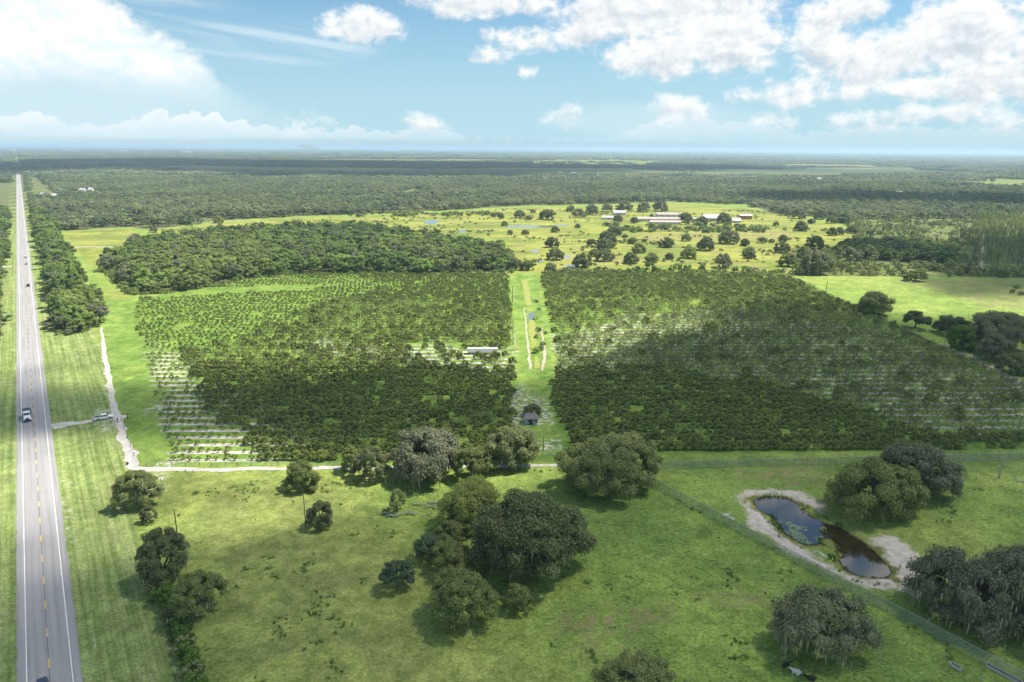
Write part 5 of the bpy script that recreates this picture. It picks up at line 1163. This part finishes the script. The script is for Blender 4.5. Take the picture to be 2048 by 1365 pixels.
# long white trailer in the left orchard
tp = P(965, 708); t = thing('box_trailer', 'long white box trailer standing among the left orchard trees', 'trailer', (tp[0], tp[1], 0), R(1))
Lt = 60 * mpp(tp); MB().box(-Lt / 2, Lt / 2, -1.2, 1.2, 1.0, 2.7).build('box', pbr('trailer_white', (.80, .80, .79), .5, var=.05, vscale=.4), t)
MB().box(-Lt / 2 - .1, Lt / 2 + .1, -1.3, 1.3, 2.702, 2.82).build('roof', M_roofw, t); MB().box(-Lt / 2, Lt / 2, -.9, .9, .75, .999).build('chassis', M_trim, t)
for s in (-1, 1):
    for xw in (-Lt * .36, -Lt * .29): wheel(t, xw, s * .98, .42, .3)
MB().box(Lt * .36, Lt * .37, -.6, .6, 0, .8).build('landing_leg', M_trim, t)
def at_px(x0, x1, yb):  # footing of a far building from its photo width
    p = P((x0 + x1) / 2, yb); return p, (x1 - x0) * mpp(p)
FARM = [(1205, 1232, 440, 7, 3.2, 1.8, M_wallc, M_roofw, 'low white-roofed farmhouse at the left end of the farm'), (1227, 1252, 431, 9, 4.0, 2.6, M_wallc, M_roofw, 'white gabled barn behind the farmhouse'),
        (1276, 1362, 443, 12, 3.0, 2.2, M_wallc, M_roofp, 'long pinkish-roofed shed at the front of the farm'), (1300, 1362, 449, 10, 2.8, 1.8, M_wallc, M_roofp, 'long pinkish shed nearest the marsh'), (1314, 1364, 436, 14, 4.5, 2.4, M_wallc, M_roofp, 'cream-walled barn with a dark opening behind the long sheds'),
        (1378, 1402, 443, 9, 3.2, 1.6, M_wallc, M_roofp, 'small pinkish shed between the oaks of the farm'), (1408, 1456, 442, 16, 3.6, 4.2, M_wallc, M_roofw, 'large white-roofed shed right of the farm oaks'), (1456, 1482, 446, 10, 3.0, 3.0, M_wallc, M_roofw, 'white lean-to shed beside the large white shed'), (1480, 1504, 439, 9, 5.0, 1.6, M_wallr, M_roofw, 'rusty red shed with white roof at the right end of the farm')]
for x0, x1, yb, dp, hw, hr, wl, rf, lab in FARM:
    p, L = at_px(x0, x1, yb); house('farm_building', lab, p + [0, dp / 2], L, dp, hw, hr, R(rng.uniform(-3, 3)), wl, rf, max(1, int(L / 22)), max(2, int(L / 9)))
HOUSES = [(82, 96, 394, 'white-roofed house right of the road behind trees'), (98, 118, 396, 'larger white house beside the road clearing'), (112, 124, 385, 'small white shed above the road clearing'), (160, 172, 384, 'pale roof glinting in the forest left of centre'), (178, 186, 383, 'tiny pale roof beside another in the left forest'),
          (1844, 1877, 414, 'long white shed in the shaded forest on the right'), (1790, 1808, 390, 'white house among forest pines, right of centre'), (1862, 1892, 392, 'row of pale roofs in the right forest'), (1944, 1958, 394, 'white house near the right edge of the forest'), (1665, 1676, 388, 'small white house in the forest above the farm'), (1634, 1642, 361, 'tiny white house far in the right forest'), (1754, 1764, 362, 'small pale house far in the right forest'),
          (1184, 1202, 355, 'white shed on the far green field'), (1140, 1152, 349, 'pale house among trees of the far green field'), (1116, 1124, 347, 'tiny pale house left on the far green field'), (976, 984, 371, 'tiny white house in the central forest'), (968, 972, 371, 'tiny shed beside the white house in the central forest'), (925, 932, 335, 'tiny pale roof in the far dark forest'), (552, 562, 331, 'tiny pale roof in the far left forest'), (2004, 2012, 413, 'tiny white roof at the right edge of the shaded forest')]
for x0, x1, yb, lab in HOUSES:
    p, L = at_px(x0, x1, yb); house('house', lab, p, L, max(7, L * .45), 4.2, 3.4, R(rng.uniform(-12, 12)), M_wallc, M_roofw, 1, 2, .5, 'house')
FARW_ = [(860, 900, 302.5), (770, 800, 303), (1058, 1084, 304.5), (940, 950, 304), (128, 140, 302), (240, 256, 304.5), (290, 296, 301), (366, 380, 306), (424, 446, 304), (580, 592, 299.8), (1258, 1264, 305), (1310, 1316, 306), (22, 30, 302.5)]
FARL = ['widest', 'low', 'long']
for i, (x0, x1, yb) in enumerate(FARW_):
    p, L = at_px(x0, x1, yb); house('warehouse', f'white speck of a warehouse on the far plain, {ordinal(sorted(f_[0] for f_ in FARW_).index(x0) + 1)} from the left', p, L, L * .4 + 30, 14, 6, 0, M_roofw, M_roofw, 1, 2, .5, 'building')
# radio mast
p = P(931, 303); t = thing('radio_mast', 'thin radio mast on the horizon near the centre', 'mast', (p[0], p[1], 0)); MB().tube([(0, 0, 0), (0, 0, 110)], [1.4, .7], 4).build('lattice', M_galv, t); MB().disc((0, 0, 114), .3, 8, 'z', 5).build('antenna', M_galv, t)

# ------------------------------------------------------------------ dead wood, troughs, cattle
def dead_tree(label, p, segs, name='dead_tree'):
    t = thing(name, label, 'dead tree' if name == 'dead_tree' else 'fallen branch', (p[0], p[1], 0))
    for i, (pts, rad) in enumerate(segs): MB().tube(pts, rad, 6).build('trunk' if i == 0 else 'branch', M_dead, t, smooth=True)
r_ = lambda s=.3: rng.normal(0, s, 3)
dead_tree('pale dead snag standing near the right picture edge', P(1998, 957), [([(0, 0, -.2), (.1, 0, 1.6), (.2, .1, 3.2)], [.22, .18, .14]), ([(.1, 0, 1.4), (-.6, .2, 2.8), (-.9, .2, 5.2)], [.13, .10, .03]), ([(.2, .1, 3.0), (.9, 0, 4.2), (1.2, .3, 5.8)], [.12, .08, .03]), ([(.2, .1, 3.1), (.1, -.3, 4.6), (.3, -.2, 6.4)], [.11, .08, .03]), ([(-.6, .2, 2.8), (-1.3, -.2, 3.6), (-1.5, 0, 4.4)], [.08, .05, .02])])
dead_tree('pale fallen branch lying right of the dead snag', P(2034, 964), [([(-1.6, .5, .9), (0, 0, .35), (2.4, -.8, .2)], [.06, .15, .2]), ([(-.4, .1, .5), (-1.6, -.3, 1.4)], [.09, .03]), ([(0, 0, .4), (-.8, .8, 1.6)], [.09, .03])], 'fallen_branch')
for k, (px, py, lab) in enumerate([(790, 1034, 'grey fallen branches beside the small upright tree'), (870, 1012, 'heap of fallen branches behind the oak clump'), (828, 1030, 'single grey log lying in the grass left of the oak clump')]):
    segs = []
    for j in range((7, 6, 2)[k]):
        a = rng.normal(.1, .5); L = rng.uniform(2, 6); c_ = rng.normal(0, 1.6, 2) * [1.6, .6]; e = np.array([math.cos(a), math.sin(a), 0]) * L / 2
        q_ = np.array([c_[0], c_[1], .3]); segs.append(([q_ - e + [0, 0, rng.uniform(-.1, .5)], q_ + [0, 0, rng.uniform(0, .35)], q_ + e + [0, 0, rng.uniform(-.1, .9)]], [.20, .15, .05]))
    dead_tree(lab, P(px, py), segs, 'fallen_branch')
M_conc = pbr('concrete', (.46, .44, .40), .85, var=.15)
def trough(label, p, L, Wd, h, rz):
    t = thing('water_trough', label, 'trough', (p[0], p[1], 0), rz)
    for s in (-1, 1):
        MB().box(-L / 2, L / 2, s * Wd / 2 - .07, s * Wd / 2 + .07, 0, h).build('side', M_conc, t); MB().box(s * L / 2 - .07, s * L / 2 + .07, -Wd / 2 + .072, Wd / 2 - .072, 0, h - .003).build('end', M_conc, t)
    MB().box(-L / 2 + .075, L / 2 - .075, -Wd / 2 + .075, Wd / 2 - .075, 0, h * .7).build('water', wm, t)
fd = F2b - F2a; fa = math.atan2(fd[1], fd[0])
trough('short concrete trough in the grass below the diagonal fence', P(1911, 1336), 1.9, .7, .6, fa)
trough('long concrete trough against the diagonal fence in the corner', P(2010, 1352), 6.5, .7, .55, fa)
dead_tree('pale stake leaning in the bottom right corner', P(1960, 1366), [([(0, 0, -.1), (.5, .3, 1.5)], [.10, .06]), ([(.2, .1, .6), (.7, -.1, 1.1)], [.05, .02])], 'fallen_branch')

def cow(label, p, rz, col, lying=False, s=1.0):
    """one skinned figure: spine, neck, head and jointed legs"""
    t = thing('cow', label, 'cow', (p[0], p[1], 0), rz, 'cattle under the mossy oak', (s, s, s))
    V = []; E = []; Rr = []
    def v(x, y, z, r): V.append((x, y, z)); Rr.append(r); return len(V) - 1
    zb = .62 if lying else 1.08
    sp = [v(-.78, 0, zb + .06, (.22, .26)), v(-.45, 0, zb, (.30, .34)), v(-.05, 0, zb - .04, (.33, .38)), v(.38, 0, zb - .02, (.31, .38)), v(.68, 0, zb + .06, (.24, .30)), v(.98, 0, zb + .18, (.15, .19)), v(1.20, 0, zb + .28, (.14, .16)), v(1.40, 0, zb + .16, (.11, .12)), v(1.58, 0, zb + .02, (.085, .09))]
    for a, b_ in zip(sp, sp[1:]): E.append((a, b_))
    for sy in (-1, 1):
        if lying:
            a = v(.45, .28 * sy, .32, (.13, .13)); b_ = v(.75, .30 * sy, .14, (.08, .08)); c_ = v(.42, .34 * sy, .09, (.06, .06)); E.extend([(sp[3], a), (a, b_), (b_, c_)])
            a = v(-.50, .34 * sy, .34, (.17, .17)); b_ = v(-.12, .46 * sy, .18, (.10, .10)); c_ = v(-.48, .50 * sy, .10, (.06, .06)); E.extend([(sp[1], a), (a, b_), (b_, c_)])
        else:
            a = v(.48, .20 * sy, .78, (.13, .12)); b_ = v(.50, .20 * sy, .45, (.075, .075)); c_ = v(.47, .20 * sy, .18, (.055, .055)); d = v(.51, .20 * sy, .04, (.07, .06)); E.extend([(sp[3], a), (a, b_), (b_, c_), (c_, d)])
            a = v(-.55, .21 * sy, .78, (.18, .15)); b_ = v(-.48, .21 * sy, .58, (.11, .10)); c_ = v(-.68, .21 * sy, .40, (.065, .065)); d = v(-.63, .21 * sy, .04, (.07, .06)); E.extend([(sp[1], a), (a, b_), (b_, c_), (c_, d)])
        e = v(1.18, .26 * sy, zb + .34, (.035, .06)); E.append((sp[6], e))
    tl = v(-.98, 0, zb - .02, (.05, .05)); tl2 = v(-1.02, 0, zb - .38, (.03, .03)); E.extend([(sp[0], tl), (tl, tl2)])
    me = bpy.data.meshes.new('body'); me.from_pydata(V, E, []); me.materials.append(pbr('cow_hide', col, .8, var=.15, vscale=4)); o = link('body', me, t)
    o.modifiers.new('skin', 'SKIN').use_smooth_shade = True
    sv = me.skin_vertices[0].data
    for i, r0 in enumerate(Rr): sv[i].radius = r0
    sv[2].use_root = True
    o.modifiers.new('sub', 'SUBSURF').levels = 1; o.modifiers['sub'].render_levels = 2
cow('white cow lying in the grass below the grey mossy oak', P(1592, 1348), R(150), (.72, .68, .62), True)
cow('black cow standing under the edge of the grey mossy oak', P(1571, 1338), R(20), (.018, .016, .015))
cow('dark cow lying at the bottom edge below the white cow', P(1622, 1360), R(170), (.03, .022, .018), True)
for k, (px, py) in enumerate([(1690, 606), (1908, 575), (1916, 576), (2034, 577), (2040, 590), (2025, 586)]):
    if k in (3, 4, 5): place('bush', P(px, py), (5, 6, 4)[k - 3], 2.6, ('dark bush at the right edge of the right pasture', 'wide dark bush below another at the right edge of the pasture', 'small dark bush at the right edge of the pasture')[k - 3], 'shrub', 'pasture_shrub')
# ------------------------------------------------------------------ smoke on the horizon
smm = bpy.data.materials.new('smoke'); smm.use_nodes = True; nt = smm.node_tree; nt.nodes.clear(); T = NT(nt); pv = T.n('ShaderNodeVolumePrincipled')
pv.inputs['Color'].default_value = (.45, .43, .42, 1); pv.inputs['Density'].default_value = .0022; nt.links.new(pv.outputs[0], T.n('ShaderNodeOutputMaterial').inputs['Volume'])
p = P(634, 308); bm = bmesh.new()
rings = []
for k in range(10):
    f = k / 9; z = f * 122 + 2; r = 40 + 130 * f ** .8; cx_ = -190 * f ** 1.4
    rings.append([bm.verts.new((cx_ + r * math.cos(a) * (1 + .2 * math.sin(3 * a + k)), r * math.sin(a), z)) for a in np.linspace(0, 6.283, 15)[:-1]])
for a, b_ in zip(rings, rings[1:]):
    for i in range(14): bm.faces.new((a[i], a[(i + 1) % 14], b_[(i + 1) % 14], b_[i]))
bm.faces.new(rings[0][::-1]); bm.faces.new(rings[-1]); me = bpy.data.meshes.new('smoke'); bm.to_mesh(me); bm.free(); me.materials.append(smm)
struct(link('smoke', me, None, (p[0], p[1], 0)), 'stuff', 'faint smoke column rising from a fire on the horizon')
